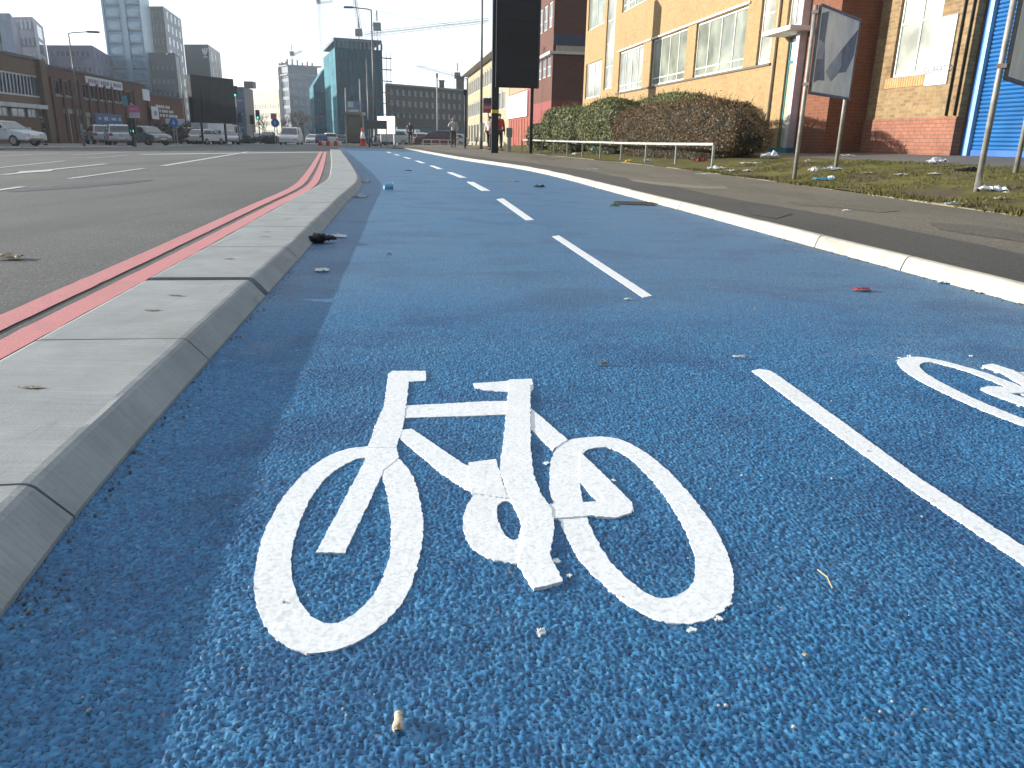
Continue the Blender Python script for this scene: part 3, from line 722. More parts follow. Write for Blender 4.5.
# ---- notice boards on twin posts
m_board = M('faded_poster_back', (.82, .76, .62), .7, .2, 2.5)
m_torn = M('torn_poster_backing', (.20, .195, .19), .6, .35, 3)
m_torn2 = M('torn_poster_light', (.42, .40, .37), .6, .3, 4)
m_bframe = M('board_frame', (.12, .095, .085), .5, .25, 6)
def board(label, A, B, zb, zt, torn, over=0):
    A, B = Vector(A), Vector(B); d = B - A; L = Vector((d.x, d.y, 0)).length
    root = thing('notice_board', label, 'notice board', (A.x, A.y, A.z), math.atan2(d.y, d.x), 'notice boards on two posts on the verge')
    dzB = B.z - A.z; zb -= A.z; zt -= A.z
    for x, z0 in ((0, 0), (L, dzB)):
        mb = MB(); mb.tube([(x, .05, z0 - .1), (x, .05, zt - .02)], .032, 12); mb.build('post', m_post, root, True)
        for z in (zb + .12, zt - .14):
            mb = MB(); mb.box(x - .04, x + .04, -.012, .09, z, z + .045); mb.build('bracket', m_bframe, root)
    mb = MB(); x0, x1 = .01, L - .0
    for a in ((x0, x1, zb, zb + .04), (x0, x1, zt - .04, zt), (x0, x0 + .035, zb + .04, zt - .04), (x1 - .035, x1, zb + .04, zt - .04)):
        mb.box(a[0], a[1], -.03, .012, a[2], a[3])
    mb.build('frame', m_bframe, root, bevel=.004)
    mb = MB(); mb.box(x0 + .02, x1 - .02, -.018, .008, zb + .02, zt - .02); pan = mb.build('panel', m_board, root)
    W, H = x1 - x0, zt - zb
    if torn:
        def piece(name, pts, m, y):
            mb = MB(); P = [(x0 + u * W, y, zb + v * H) for u, v in pts]
            ed = []
            for i in range(len(P)):
                a, c = Vector(P[i]), Vector(P[(i+1) % len(P)])
                for t in (0, .25, .5, .75):
                    q = a + (c - a) * t; ed.append((q.x + .012 * noise.noise(q * 9), y, q.z + .012 * noise.noise(q * 9 + Vector((5, 5, 5)))))
            mb.face(ed); mb.build(name, m, pan)
        piece('torn_paper', [(.05, .90), (.20, .95), (.19, .62), (.26, .34), (.30, .18), (.14, .17), (.05, .13)], m_torn, -.0195)
        piece('torn_paper', [(.05, .62), (.20, .60), (.20, .42), (.05, .40)], m_torn2, -.0210)
        piece('torn_paper', [(.36, .36), (.97, .87), (.95, .55), (.80, .33), (.62, .30), (.45, .18), (.30, .28)], m_torn, -.0195)
        piece('torn_paper', [(.36, .36), (.62, .57), (.66, .40), (.60, .30), (.45, .18), (.30, .28)], m_torn2, -.0212)
    return root
a = gp(797, 177, zg(4.75, 12.9)); 
A1 = at(797.5, 177, 12.6); B1 = at(838, 171.3, 14.0)
A1.z = zg(A1.x, A1.y); B1.z = zg(B1.x, B1.y)
board('weathered notice board with a torn grey poster on two posts, in front of the doorway', A1, B1, at(806, 94, 12.6).z, at(815, 3, 12.6).z, True)
A2 = at(981, 193.5, 9.0); A2.z = zg(A2.x, A2.y)
B2 = A2 + Vector((1.3, 1.45, 0)); B2.z = zg(B2.x, B2.y)
board('second notice board cut by the right edge, its single visible post standing on the grass', A2, B2, at(1006, 80, 9.0).z, at(1006, 80, 9.0).z + 1.5, False)
# ================================================================== BUILDING HELPERS
def wall_grid(mb, x0, x1, z0, z1, ops, y=0., rev=.12, m=0):
    xs = sorted({x0, x1, *[v for o in ops for v in (o[0], o[1]) if x0 < v < x1]}); zs = sorted({z0, z1, *[v for o in ops for v in (o[2], o[3]) if z0 < v < z1]})
    for i in range(len(xs) - 1):
        for j in range(len(zs) - 1):
            cx, cz = (xs[i] + xs[i+1]) / 2, (zs[j] + zs[j+1]) / 2
            if any(o[0] < cx < o[1] and o[2] < cz < o[3] for o in ops): continue
            mb.face([(xs[i], y, zs[j]), (xs[i+1], y, zs[j]), (xs[i+1], y, zs[j+1]), (xs[i], y, zs[j+1])], m)
    for a, b_, c, d in ops:
        mb.face([(a, y, c), (a, y + rev, c), (a, y + rev, d), (a, y, d)], m); mb.face([(b_, y, c), (b_, y + rev, c), (b_, y + rev, d), (b_, y, d)], m)
        mb.face([(a, y, c), (b_, y, c), (b_, y + rev, c), (a, y + rev, c)], m); mb.face([(a, y, d), (b_, y, d), (b_, y + rev, d), (a, y + rev, d)], m)
def shell(mb, x0, x1, y0, y1, z0, z1, m=0):          # everything but the front
    mb.face([(x0, y0, z0), (x0, y1, z0), (x0, y1, z1), (x0, y0, z1)], m); mb.face([(x1, y0, z0), (x1, y1, z0), (x1, y1, z1), (x1, y0, z1)], m)
    mb.face([(x0, y1, z0), (x1, y1, z0), (x1, y1, z1), (x0, y1, z1)], m); mb.face([(x0, y0, z1), (x1, y0, z1), (x1, y1, z1), (x0, y1, z1)], m)
def window(root, o, nc, nr, mf, mg, y=.08, bw=.05, rows=None, label=None, name='window'):
    a, b_, c, d = o; mb = MB(); e = .003
    a += e; b_ -= e; c += e; d -= e
    mb.box(a, b_, y - .03, y + .03, c, c + bw); mb.box(a, b_, y - .03, y + .03, d - bw, d)
    mb.box(a, a + bw, y - .03, y + .03, c + bw, d - bw); mb.box(b_ - bw, b_, y - .03, y + .03, c + bw, d - bw)
    for i in range(1, nc):
        x = a + (b_ - a) * i / nc; mb.box(x - bw * .4, x + bw * .4, y - .026, y + .026, c + bw, d - bw)
    for zf in (rows if rows is not None else [j / nr for j in range(1, nr)]):
        z = c + (d - c) * zf; mb.box(a + bw, b_ - bw, y - .022, y + .022, z - bw * .35, z + bw * .35)
    w = mb.build(name, mf, root)
    if label: w['label'] = label
    g = MB(); g.box(a + .01, b_ - .01, y - .006, y + .006, c + .01, d - .01); g.build('pane', mg, w)
    return w
def op(root, ll, ur, y=0.):
    x0, z0 = fpx(root, *ll, y); x1, z1 = fpx(root, *ur, y); return (x0, x1, z0, z1)
# ---- yellow brick factory
m_ybrick = MB_brick('yellow_orange_brick', (.344, .220, .094), (.302, .186, .077), (.269, .210, .126), stain=.15)
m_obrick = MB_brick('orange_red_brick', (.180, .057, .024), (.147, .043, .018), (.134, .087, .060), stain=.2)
m_wframe = M('white_window_frame', (.568, .568, .533), .45, .15, 3)
m_cream = M('cream_concrete', (.40, .35, .26), .7, .2, 2)
m_gofc = glassm('office_glass', (.28, .30, .23)); m_gblind = glassm('blind_glass', (.396, .413, .361), .12)
m_gdark = glassm('dark_glass', (.035, .045, .05)); m_gsky = glassm('pale_glass', (.304, .350, .380), .1)
yb = thing('factory_building', 'long yellow brick works with wide white framed window bands behind the hedges', 'building', (FAC(44), 44, 0), RZ)
LY = (44 - 19.4) / .98785
wins = {'C': (op(yb, (692.3, 78), (749, 2.5)), 4, [.16]), 'B': (op(yb, (649.5, 87), (688, 27)), 4, [.16]), 'A': (op(yb, (617.4, 92), (644, 45)), 4, [.16]),
        'D': (op(yb, (755.4, 65), (776.4, 0)), 1, [.7]), 'E': (op(yb, (584.7, 99), (602, 62)), 2, []), 'F': (op(yb, (603.6, 83), (617, -8)), 1, [.2, .4, .6, .8])}
zs, zt = 2.80 - 0, 0
zs = sum(wins[k][0][2] for k in 'ABC') / 3; zt = sum(wins[k][0][3] for k in 'ABC') / 3
for k in 'ABCDE': wins[k] = ((wins[k][0][0], wins[k][0][1], zs if k != 'D' else zs, zt if k != 'D' else zt + .15), wins[k][1], wins[k][2])
wins['F'] = ((wins['F'][0][0], wins['F'][0][1], zs + .25, zt + 3.6), 1, [.2, .4, .6, .8])
up = {}
zA = fpx(yb, 622, 13)[1]
for k in 'ABCDE':
    o = wins[k][0]; up[k] = ((o[0], o[1], zA, zA + (zt - zs)), wins[k][1], wins[k][2])
dr = op(yb, (779, 143.5), (790.5, 41)); dz0 = .47
xd0, xd1 = fpx(yb, 776.5, 141)[0], fpx(yb, 796, 141)[0]
door_o = (xd0 + .02, xd1 - .02, .47, fpx(yb, 790, 38)[1])
top_o = (fpx(yb, 786, 28)[0], fpx(yb, 803, 28)[0], fpx(yb, 790, 27)[1], fpx(yb, 790, 27)[1] + 2.0)
ops = [w[0] for w in wins.values()] + [w[0] for w in up.values()] + [door_o, top_o]
HY = zA + (zt - zs) + 1.3
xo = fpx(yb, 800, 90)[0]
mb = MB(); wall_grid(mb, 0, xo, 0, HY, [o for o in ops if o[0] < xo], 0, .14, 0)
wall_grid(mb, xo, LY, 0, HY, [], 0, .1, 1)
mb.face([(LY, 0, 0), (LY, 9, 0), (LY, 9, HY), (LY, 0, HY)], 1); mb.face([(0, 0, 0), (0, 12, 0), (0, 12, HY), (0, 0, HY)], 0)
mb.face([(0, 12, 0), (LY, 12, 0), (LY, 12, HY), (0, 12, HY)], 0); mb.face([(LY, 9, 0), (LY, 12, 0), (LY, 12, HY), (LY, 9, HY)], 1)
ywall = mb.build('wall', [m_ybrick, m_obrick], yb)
mb = MB(); mb.box(-.05, LY + .05, -.06, 12.05, HY + .003, HY + .25); mb.build('roof', m_cream, yb)
for nm, (o, nc, rows) in list(wins.items()) + [('u' + k, v) for k, v in up.items()]:
    g = m_gblind if nm in ('D', 'uD', 'E', 'F', 'A') else m_gofc
    window(yb, o, nc, 1, m_wframe, g, .10, .06, rows)
window(yb, top_o, 3, 1, m_wframe, m_gblind, .1, .05, [])
mb = MB(); xa, xb = wins['A'][0][0] - .25, wins['D'][0][1] + .1
mb.box(xa, xb, -.05, -.004, zs - .07, zs - .01); mb.build('sill_band', M('dark_sill', (.10, .08, .06), .7), yb)
mb = MB(); mb.box(xa, wins['C'][0][1] + .15, -.05, -.004, zt + .02, zt + .08); mb.build('lintel_band', m_wframe, yb)
d = thing('door', None, None); d.parent = yb; d.location = (0, 0, 0); del d
dd = bpy.data.objects['door']; bpy.data.objects.remove(dd)
m_door = M('door_sage', (.30, .30, .20), .6, .25, 3); m_teal = M('teal_frame', (.03, .17, .19), .5, .2, 4)
mb = MB(); hd = door_o[3] - .55
mb.box(door_o[0] + .06, door_o[1] - .06, .07, .12, door_o[2] + .1, hd - .06)
door = mb.build('door', m_door, yb)
mb = MB()
mb.box(door_o[0] + .003, door_o[0] + .058, .05, .13, door_o[2] + .1, door_o[3] - .01); mb.box(door_o[1] - .058, door_o[1] - .003, .05, .13, door_o[2] + .1, door_o[3] - .01)
mb.box(door_o[0] + .06, door_o[1] - .06, .05, .13, hd - .055, hd); mb.box(door_o[0] + .003, door_o[1] - .003, -.22, .14, door_o[2] - .1, door_o[2] + .098)
mb.build('frame', m_teal, door)
mb = MB(); mb.box(door_o[0] + .06, door_o[1] - .06, .08, .1, hd + .002, door_o[3] - .012); mb.build('fanlight', M('fanlight_white', (.6, .66, .68), .2), door)
mb = MB(); mb.tube([(door_o[1] - .15, .06, door_o[2] + 1.0), (door_o[1] - .15, .02, door_o[2] + 1.0), (door_o[1] - .27, .02, door_o[2] + 1.0)], .012, 8); mb.build('handle', m_galv, door)
mb = MB(); z = door_o[3] + .04; mb.box(door_o[0] - .25, door_o[1] + .2, -.62, -.004, z, z + .11); mb.build('canopy', M('canopy_white', (.68, .66, .60), .6, .15), yb, bevel=.01)
xp = fpx(yb, 799, 60, -.1)[0]
mb = MB(); mb.box(xp - .09, xp + .09, -.2, -.004, .3, HY); mb.build('pilaster', M('pinkish_white_paint', (.471, .418, .426), .6, .2), yb)
mb = MB(); mb.tube([(wins['D'][0][1] + .35, -.05, zs - 1.9), (wins['D'][0][1] + .35, -.05, HY)], .04, 10); mb.build('drainpipe', m_cream, yb, True)
# ---- brick unit with a metal window, set back
QO = (FAC(19.4) + .98785, 19.4 + .1554)
m_qbrick = MB_brick('buff_stock_brick', (.268, .177, .080), (.167, .100, .047), (.227, .180, .114), stain=.45)
m_pbrick = MB_brick('pink_base_brick', (.268, .114, .070), (.234, .091, .057), (.134, .074, .054), stain=.25)
qb = thing('brick_unit', 'buff brick unit with a white metal window above a pink brick plinth', 'building', (QO[0], QO[1], 0), RZ)
LQ = fpx(qb, 957.5, 119)[0]
zpl = (fpx(qb, 859, 119.8)[1] + fpx(qb, 957, 117)[1]) / 2
wo = op(qb, (890, 78), (938, 20)); zq = (fpx(qb, 890, 78)[1] + fpx(qb, 925, 74)[1]) / 2
wo = (wo[0], wo[0] + 1.45, zq, zq + 2.35)
mb = MB(); wall_grid(mb, 0, LQ, zpl, 6.4, [wo], 0, .13, 0)
wall_grid(mb, -.0, LQ, 0, zpl, [], -.03, .1, 1)
mb.face([(0, -.03, zpl), (LQ, -.03, zpl), (LQ, 0, zpl), (0, 0, zpl)], 1)
mb.face([(LQ, -.03, 0), (LQ, 8, 0), (LQ, 8, zpl), (LQ, -.03, zpl)], 1); mb.face([(LQ, 0, zpl), (LQ, 8, zpl), (LQ, 8, 6.4), (LQ, 0, 6.4)], 0)
mb.face([(0, 8, 0), (LQ, 8, 0), (LQ, 8, 6.4), (0, 8, 6.4)], 0); mb.face([(0, 0, 6.4), (LQ, 0, 6.4), (LQ, 8, 6.4), (0, 8, 6.4)], 0)
mb.build('wall', [m_qbrick, m_pbrick], qb)
mb = MB()
nsc = int((wo[1] - wo[0] + .3) / .085)
for i in range(nsc):
    x = wo[0] - .15 + i * .085; mb.box(x + .004, x + .077, -.012, .02, wo[2] - .225, wo[2] - .012)
mb.build('brick_sill', MB_brick('sill_brick', (.44, .27, .12), (.33, .2, .09), (.3, .24, .15), .3, .3), qb)
window(qb, wo, 2, 1, m_wframe, glassm('milky_glass', (.482, .499, .430), .25), .09, .055, [.47])
nz0, nz1 = fpx(qb, 925, 86)[1], fpx(qb, 958, 14)[1]; nx0, nx1 = fpx(qb, 925, 86)[0], fpx(qb, 947, 84)[0]
mb = MB(); mb.box(nx0, nx1, -.03, -.004, nz0, nz1); sg = mb.build('notice', M('notice_white', (.516, .516, .516), .5, .06), qb)
text_mesh('QUARATO', .17, 'lettering', M('notice_ink', (.07, .07, .08), .6), sg, ((nx0 + nx1) / 2, -.0315, nz0 + .30), (PI / 2, 0, 0))
for px in (952.5, 961):
    x = fpx(qb, px, 84)[0]; mb = MB(); mb.tube([(x, -.03, zpl + .02), (x, -.03, 6.3)], .022, 8); mb.build('conduit', m_dark, qb, True)
# ---- blue shutter unit
SO = Vector((QO[0], QO[1], 0)) + UX * LQ + Vector((.98785, .1554, 0)) * .16
su = thing('shutter_unit', 'low unit closed by a bright blue roller shutter at the right edge of the photo', 'building', SO, RZ)
m_blu = M('shutter_blue', (.016, .118, .314), .42, .25, 1.2); m_blu2 = M('shutter_blue_base', (.01, .09, .33), .45, .2, 3); m_blul = M('shutter_guide', (.228, .395, .547), .4, .2, 3, .3)
mb = MB(); wall_grid(mb, 0, 7.4, 0, 6, [(.012, 6.2, .40, 4.6)], 0, .3); shell(mb, 0, 7.4, 0, 8, 0, 6); mb.build('wall', m_obrick, su)
mb = MB(); prof = []
z = .62
mb2 = MB()
while z < 4.55:
    mb2.xprism([(0, 0)] * 0 + [(.20, z), (6.1, z), (6.1, z + .004), (.20, z + .004)], .10, .1401)
    # slat: curved section
    pts = [(.13, z + .004), (.105, z + .022), (.10, z + .045), (.115, z + .066), (.135, z + .076)]
    for (ya, za), (yb_, zb_) in zip(pts, pts[1:]): mb2.face([(.20, ya, za), (6.1, ya, za), (6.1, yb_, zb_), (.20, yb_, zb_)])
    z += .078
sh = mb2.build('shutter', m_blu, su, True)
mb = MB(); mb.box(.203, 6.1, .09, .145, .41, .618); mb.build('bottom_rail', m_blu2, sh)
for x0, x1, m in ((.015, .10, m_blu), (.103, .20, m_blul), (6.11, 6.18, m_blu)):
    mb = MB(); mb.box(x0, x1, .02, .15, .41, 4.58); mb.build('guide', m, su, bevel=.004)
# ---- red brick block, end wall in shade
m_rbrick = MB_brick('dark_red_brick', (.125, .045, .030), (.10, .036, .025), (.10, .075, .055), stain=.2)
rb = thing('red_brick_block', 'tall dark red brick block with white bands left of the yellow works', 'building', (FAC(59.8), 59.8, 0), RZ)
LR = (59.8 - 52.5) / .98785
hb = 12.5; ywr = [(.6 + i * 1.65, .6 + i * 1.65 + 1.25, z, z + 1.5) for z in (4.6, 7.5, 10.3) for i in range(4)]
mb = MB(); wall_grid(mb, 0, LR, 3.1, hb, ywr, 0, .12, 0); wall_grid(mb, 0, LR, 0, 3.1, [], 0, .1, 1)
mb.face([(LR, 0, 3.1), (LR, 12, 3.1), (LR, 12, hb), (LR, 0, hb)], 0); mb.face([(LR, 0, 0), (LR, 12, 0), (LR, 12, 3.1), (LR, 0, 3.1)], 1)
mb.face([(0, 0, 0), (0, 12, 0), (0, 12, hb), (0, 0, hb)], 0); mb.face([(0, 12, 0), (LR, 12, 0), (LR, 12, hb), (0, 12, hb)], 0); mb.face([(0, 0, hb), (LR, 0, hb), (LR, 12, hb), (0, 12, hb)], 0)
m_rpaint = M('red_render', (.20, .028, .022), .6, .2, 2)
mb.build('wall', [m_rbrick, m_rpaint], rb)
for o in ywr: window(rb, o, 2, 1, m_wframe, m_gsky, .08, .07, [.4])
m_navy = M('navy_band', (.03, .04, .09), .5, .2, 2)
for z0, z1, m in ((6.35, 7.0, m_navy), (9.3, 9.6, m_wframe)):
    mb = MB(); mb.box(LR + .003, LR + .06, .02, 11.9, z0, z1); mb.build('band', m, rb)
mb = MB(); mb.box(LR + .003, LR + .10, .2, 11.9, 6.02, 6.33); mb.build('band', m_cream, rb)
mb = MB(); mb.box(-.1, LR + .25, -.25, 12, 5.84, 6.0); mb.build('ledge', m_wframe, rb)
mb = MB(); mb.box(-.1, LR + .25, -.25, 12, hb + .003, hb + .5); mb.build('roof', M('pale_blue_fascia', (.45, .62, .70), .5), rb)
# ---- white fronted shop
ob = thing('shop_building', 'cream shop with a large white sign over a red front beyond the hedges', 'building', (FAC(70.8), 70.8, 0), RZ)
LO = (70.8 - 59.9) / .98785
ow = [(.5 + i * 1.7, 1.6 + i * 1.7, 4.9, 7.0) for i in range(6)]
mb = MB(); wall_grid(mb, 0, LO, 4.3, 8.2, ow, 0, .12, 0); wall_grid(mb, 0, LO, 0, 4.3, [], 0, .1, 1); shell(mb, 0, LO, 0, 12, 0, 8.2, 0)
m_opale = M('warm_cream_render', (.287, .203, .118), .7, .2, 2)
mb.build('wall', [m_opale, M('red_shopfront', (.289, .049, .027), .5, .2, 2)], ob)
for o in ow: window(ob, o, 2, 1, m_wframe, m_gsky, .08, .07, [])
o0, o1 = fpx(ob, 508, 118), fpx(ob, 529, 88)
mb = MB(); mb.box(o0[0], min(o1[0], LO - .3), -.14, -.004, 2.35, 4.15); sgn = mb.build('sign_panel', M('sign_white', (.80, .79, .77), .4, .05), ob)
mb = MB()
xm = (o0[0] + min(o1[0], LO - .3)) / 2
for i in range(5): mb.box(xm - 1.3 + i * .5, xm - .95 + i * .5, -.146, -.1405, 3.0, 3.6)
mb.build('lettering', M('pale_pink_letter', (.70, .55, .55), .5), sgn)
for i in range(1, 8):
    x = i * LO / 8; mb = MB(); mb.box(x - .06, x + .06, -.05, -.004, .1, 2.2); mb.build('pilaster', m_opale, ob)
# ---- far cream building with a flat projecting roof
nb = thing('cream_building', 'long cream building with a projecting flat roof behind the lamp post on the right', 'building', (FAC(108), 108, 0), RZ)
LN = (108 - 71) / .98785; HN = 8.35
nw = [(.6 + i * 2.3, 2.5 + i * 2.3, z, z + 1.6) for z in (3.3, 6.0) for i in range(15)]
nd = [(.9 + i * 3.4, 3.3 + i * 3.4, .25, 2.4) for i in range(10)]
mb = MB(); wall_grid(mb, 0, LN, -.1, HN, nw + nd, 0, .14, 0); shell(mb, 0, LN, 0, 14, -.1, HN, 0)
mb.build('wall', M('cream_panel', (.301, .249, .144), .7, .2, 1), nb)
for o in nw: window(nb, o, 2, 1, m_wframe, m_gsky, .09, .09, [])
for o in nd: window(nb, o, 3, 1, m_wframe, m_gdark, .09, .08, [])
mb = MB(); mb.box(-.3, LN + .4, -.9, 14.2, HN + .003, HN + .32); mb.build('roof', M('grey_fascia', (.28, .27, .25), .6), nb)
# ================================================================== street furniture on the right
def person(label, loc, face, H, coat, trousers, hair, pose='stand', coatlen=.47, group=None, bag=None):
    root = thing('person', label, 'person', loc, face, group)
    s = H / 1.72
    st = .16 if pose == 'walk' else .03
    V = {'pel': (0, 0, .93), 'bel': (0, .01, 1.06), 'che': (0, .01, 1.26), 'nb': (0, .0, 1.44), 'nk': (0, .015, 1.50), 'hd': (0, .03, 1.59), 'ht': (0, .025, 1.66), 'nose': (0, .125, 1.585),
         'hl': (-.095, 0, .88), 'hr': (.095, 0, .88), 'kl': (-.10, .03 + st * .6, .49), 'kr': (.10, .03 - st * .3, .49), 'al': (-.10, st, .09), 'ar': (.10, -st * 1.3, .10), 'tl': (-.115, st + .15, .035), 'tr': (.115, -st * 1.3 + .14, .04),
         'sl': (-.185, 0, 1.40), 'sr': (.185, 0, 1.40)}
    if pose == 'phone':
        V.update({'el': (-.25, -.02, 1.13), 'wl': (-.22, .12, .92), 'fl': (-.21, .17, .84), 'er': (.29, .06, 1.20), 'wr': (.16, .15, 1.44), 'fr': (.13, .13, 1.53)})
    else:
        V.update({'el': (-.25, -.05, 1.12), 'wl': (-.25, .06, .88), 'fl': (-.245, .09, .79), 'er': (.25, -.03, 1.12), 'wr': (.25, .08, .88), 'fr': (.245, .11, .79)})
    R = {'pel': .13, 'bel': .12, 'che': .145, 'nb': .08, 'nk': .055, 'hd': .088, 'ht': .07, 'nose': .014, 'hl': .09, 'hr': .09, 'kl': .058, 'kr': .058, 'al': .04, 'ar': .04, 'tl': .035, 'tr': .035, 'sl': .06, 'sr': .06, 'el': .042, 'er': .042, 'wl': .03, 'wr': .03, 'fl': .022, 'fr': .022}
    E = [('pel', 'bel'), ('bel', 'che'), ('che', 'nb'), ('nb', 'nk'), ('nk', 'hd'), ('hd', 'ht'), ('hd', 'nose'), ('pel', 'hl'), ('pel', 'hr'), ('hl', 'kl'), ('hr', 'kr'), ('kl', 'al'), ('kr', 'ar'), ('al', 'tl'), ('ar', 'tr'), ('che', 'sl'), ('che', 'sr'), ('sl', 'el'), ('sr', 'er'), ('el', 'wl'), ('er', 'wr'), ('wl', 'fl'), ('wr', 'fr')]
    # five fingers on each hand
    for sd in 'lr':
        f = Vector(V['f' + sd]); wv_ = (f - Vector(V['w' + sd])).normalized(); sx = -1 if sd == 'l' else 1
        for q, (oy, ln) in enumerate(((.028, .05), (.012, .085), (-.002, .092), (-.015, .085), (-.027, .07))):
            side = Vector((0, 1, 0)) * oy; b0 = 'g%s%d' % (sd, q); V[b0] = tuple(f + side + wv_ * ln * .6); R[b0] = .0095; V[b0 + 't'] = tuple(f + side * 1.1 + wv_ * ln + Vector((-sx * .015, 0, 0))); R[b0 + 't'] = .008
            E += [('f' + sd, b0), (b0, b0 + 't')]
    def skin(name, names, m, fat=0., sub=1, par=root, edges=None):
        names = list(names); idx = {n: i for i, n in enumerate(names)}
        me = bpy.data.meshes.new(name); me.from_pydata([tuple(c * s for c in V[n]) for n in names], [(idx[a], idx[b_]) for a, b_ in (edges or E) if a in idx and b_ in idx], [])
        o = bpy.data.objects.new(name, me); COL.objects.link(o)
        o.modifiers.new('skin', 'SKIN'); sm = o.modifiers.new('sub', 'SUBSURF'); sm.levels = sub; sm.render_levels = sub
        if not me.skin_vertices: me.attributes.new if False else None
        lay = me.skin_vertices[0].data if len(me.skin_vertices) else None
        if lay is None:
            bm = bmesh.new(); bm.from_mesh(me); bm.verts.layers.skin.verify(); bm.to_mesh(me); bm.free(); lay = me.skin_vertices[0].data
        for n in names: r = (R[n] + fat) * s; lay[idx[n]].radius = (r, r)
        lay[0].use_root = True
        dg = bpy.context.evaluated_depsgraph_get(); dg.update()
        m2 = bpy.data.meshes.new_from_object(o.evaluated_get(dg)); bpy.data.objects.remove(o)
        m2.materials.clear(); m2.materials.append(m)
        for p in m2.polygons: p.use_smooth = True
        o2 = bpy.data.objects.new(name, m2); COL.objects.link(o2); o2.parent = par; return o2
    skin('body', V, M('skin', (.36, .20, .14), .6, .1, 5))
    skin('coat', ['pel', 'bel', 'che', 'nb', 'sl', 'sr', 'el', 'er', 'wl', 'wr', 'hl', 'hr'], coat, .022)
    skin('trousers', ['pel', 'hl', 'hr', 'kl', 'kr', 'al', 'ar'], trousers, .014)
    hm = MB(); ico(hm, (0, .005 * s, 1.635 * s), .105 * s, 2, (.9, 1.02, .85)); hm.build('hair', hair, root, True)
    for sd in 'lr':
        a, t = V['a' + sd], V['t' + sd]; sh_ = MB(); sh_.box((a[0] - .05) * s, (a[0] + .05) * s, (a[1] - .07) * s, (t[1] + .05) * s, 0, .085 * s); sh_.build('shoe', M('shoe_dark', (.03, .03, .03), .5), root, bevel=.03)
    for ex in (-.033, .033):
        em = MB(); ico(em, (ex * s, .112 * s, 1.605 * s), .012 * s, 1); em.build('eye', M('eye', (.03, .02, .02), .2), root)
    return root
# billboard seen from behind
bx = at(494.5, 150, 33.6); zb0 = .11
bbz0, bbz1 = at(515, 88, 33.6).z, 6.75
bb = thing('billboard', 'tall black roadside billboard seen from behind on two dark legs above the hedge', 'billboard', (bx.x, 33.6, zb0), math.radians(8))
mb = MB(); mb.box(-.14, .14, -.12, .12, -.1, bbz1 - zb0); leg = mb.build('leg', m_dark, bb)
mb = MB(); mb.box(-.143, .143, -.123, .123, 1.55, 1.68); mb.build('yellow_band', M('yellow_tape', (.6, .42, .03), .5), leg)
w2 = at(531, 120, 33.8).x - bx.x
mb = MB(); mb.box(w2 - .03, w2 + .09, -.06, .06, -.1, bbz1 - zb0); mb.build('leg', m_dark, bb)
mb = MB(); mb.box(-.02, w2 + .19, -.34, -.125, bbz0 - zb0, bbz1 - zb0)
for i in range(1, 8):
    z = (bbz0 - zb0) + i * .62; mb.box(.02, w2 + .15, -.352, -.3405, z, z + .03)
mb.build('panel', M('billboard_back', (.006, .006, .011), .6, .3, 1, spec=.25), bb, bevel=.01)
mb = MB(); mb.box(w2 + .193, w2 + .25, -.36, .0, bbz0 - zb0, bbz1 - zb0); mb.build('edge_trim', M('trim_dark_blue', (.02, .025, .045), .4), bb)
def lamp_post(label, base, h, armdir, arm, r=.075, head='flat', group='street lamps'):
    root = thing('street_lamp', label, 'street lamp', base, 0, group)
    mb = MB(); mb.tube([(0, 0, -.1), (0, 0, 1.4)], r * 1.35, 12); mb.tube([(0, 0, 1.4), (0, 0, h)], [r, r * .6], 12); mb.build('post', m_lpost, root, True)
    d = Vector((math.cos(armdir), math.sin(armdir), 0))
    mb = MB(); mb.tube([Vector((0, 0, h - .03)), d * .25 + Vector((0, 0, h + .04)), d * arm + Vector((0, 0, h + .12))], r * .5, 8); mb.build('arm', m_lpost, root, True)
    c = d * (arm + .3) + Vector((0, 0, h + .12)); n = Vector((-d.y, d.x, 0))
    mb = MB(); pts = [c + d * a + n * b_ for a, b_ in ((-.34, -.1), (-.1, -.17), (.3, -.15), (.42, 0), (.3, .15), (-.1, .17), (-.34, .1))]
    mb.add([(p.x, p.y, p.z - .05) for p in pts] + [(p.x * 1, p.y, p.z + .06) for p in pts], [list(range(7))[::-1], list(range(7, 14))] + [(i, (i+1) % 7, 7 + (i+1) % 7, 7 + i) for i in range(7)])
    hd = mb.build('lamp_head', M('lamp_head_grey', (.16, .18, .21), .4), root, bevel=.02)
    return root
m_lpost = M('lamp_post_grey', (.15, .155, .15), .5, .25, 3, .3)
b0 = at(481, 148.5, 45.5)
lamp_post('slim dark street lamp left of the black billboard, its top out of frame', (b0.x, 45.5, .12), 11.5, PI, 1.6)
b0 = at(465.3, 147, 49)
sp_ = thing('sign_pole', 'short dark pole at the corner of the cream building', 'pole', (b0.x, 49, .12))
mb = MB(); mb.tube([(0, 0, -.1), (0, 0, 3.3)], .06, 10); mb.build('post', m_dark, sp_, True)
mb = MB(); mb.box(-.1, .1, -.06, .06, 3.0, 3.32); mb.build('control_box', m_dark, sp_)
b0 = at(509, 151, 36.5)
gb = thing('grey_bin_post', 'waist-high grey post with a wider head at the far end of the knee rail', 'bollard', (b0.x, 36.5, .12))
mb = MB(); mb.box(-.09, .09, -.09, .09, -.05, .62); mb.build('post', m_galv, gb, bevel=.01)
mb = MB(); mb.box(-.14, .14, -.14, .14, .623, 1.02); mb.build('head', M('bin_head_grey', (.16, .18, .18), .5), gb, bevel=.02)
es = at(488, 148, 46)
eb = thing('sale_board', 'small navy and red sale board on a post between lamp post and billboard', 'sign', (es.x, 46, .15), 0)
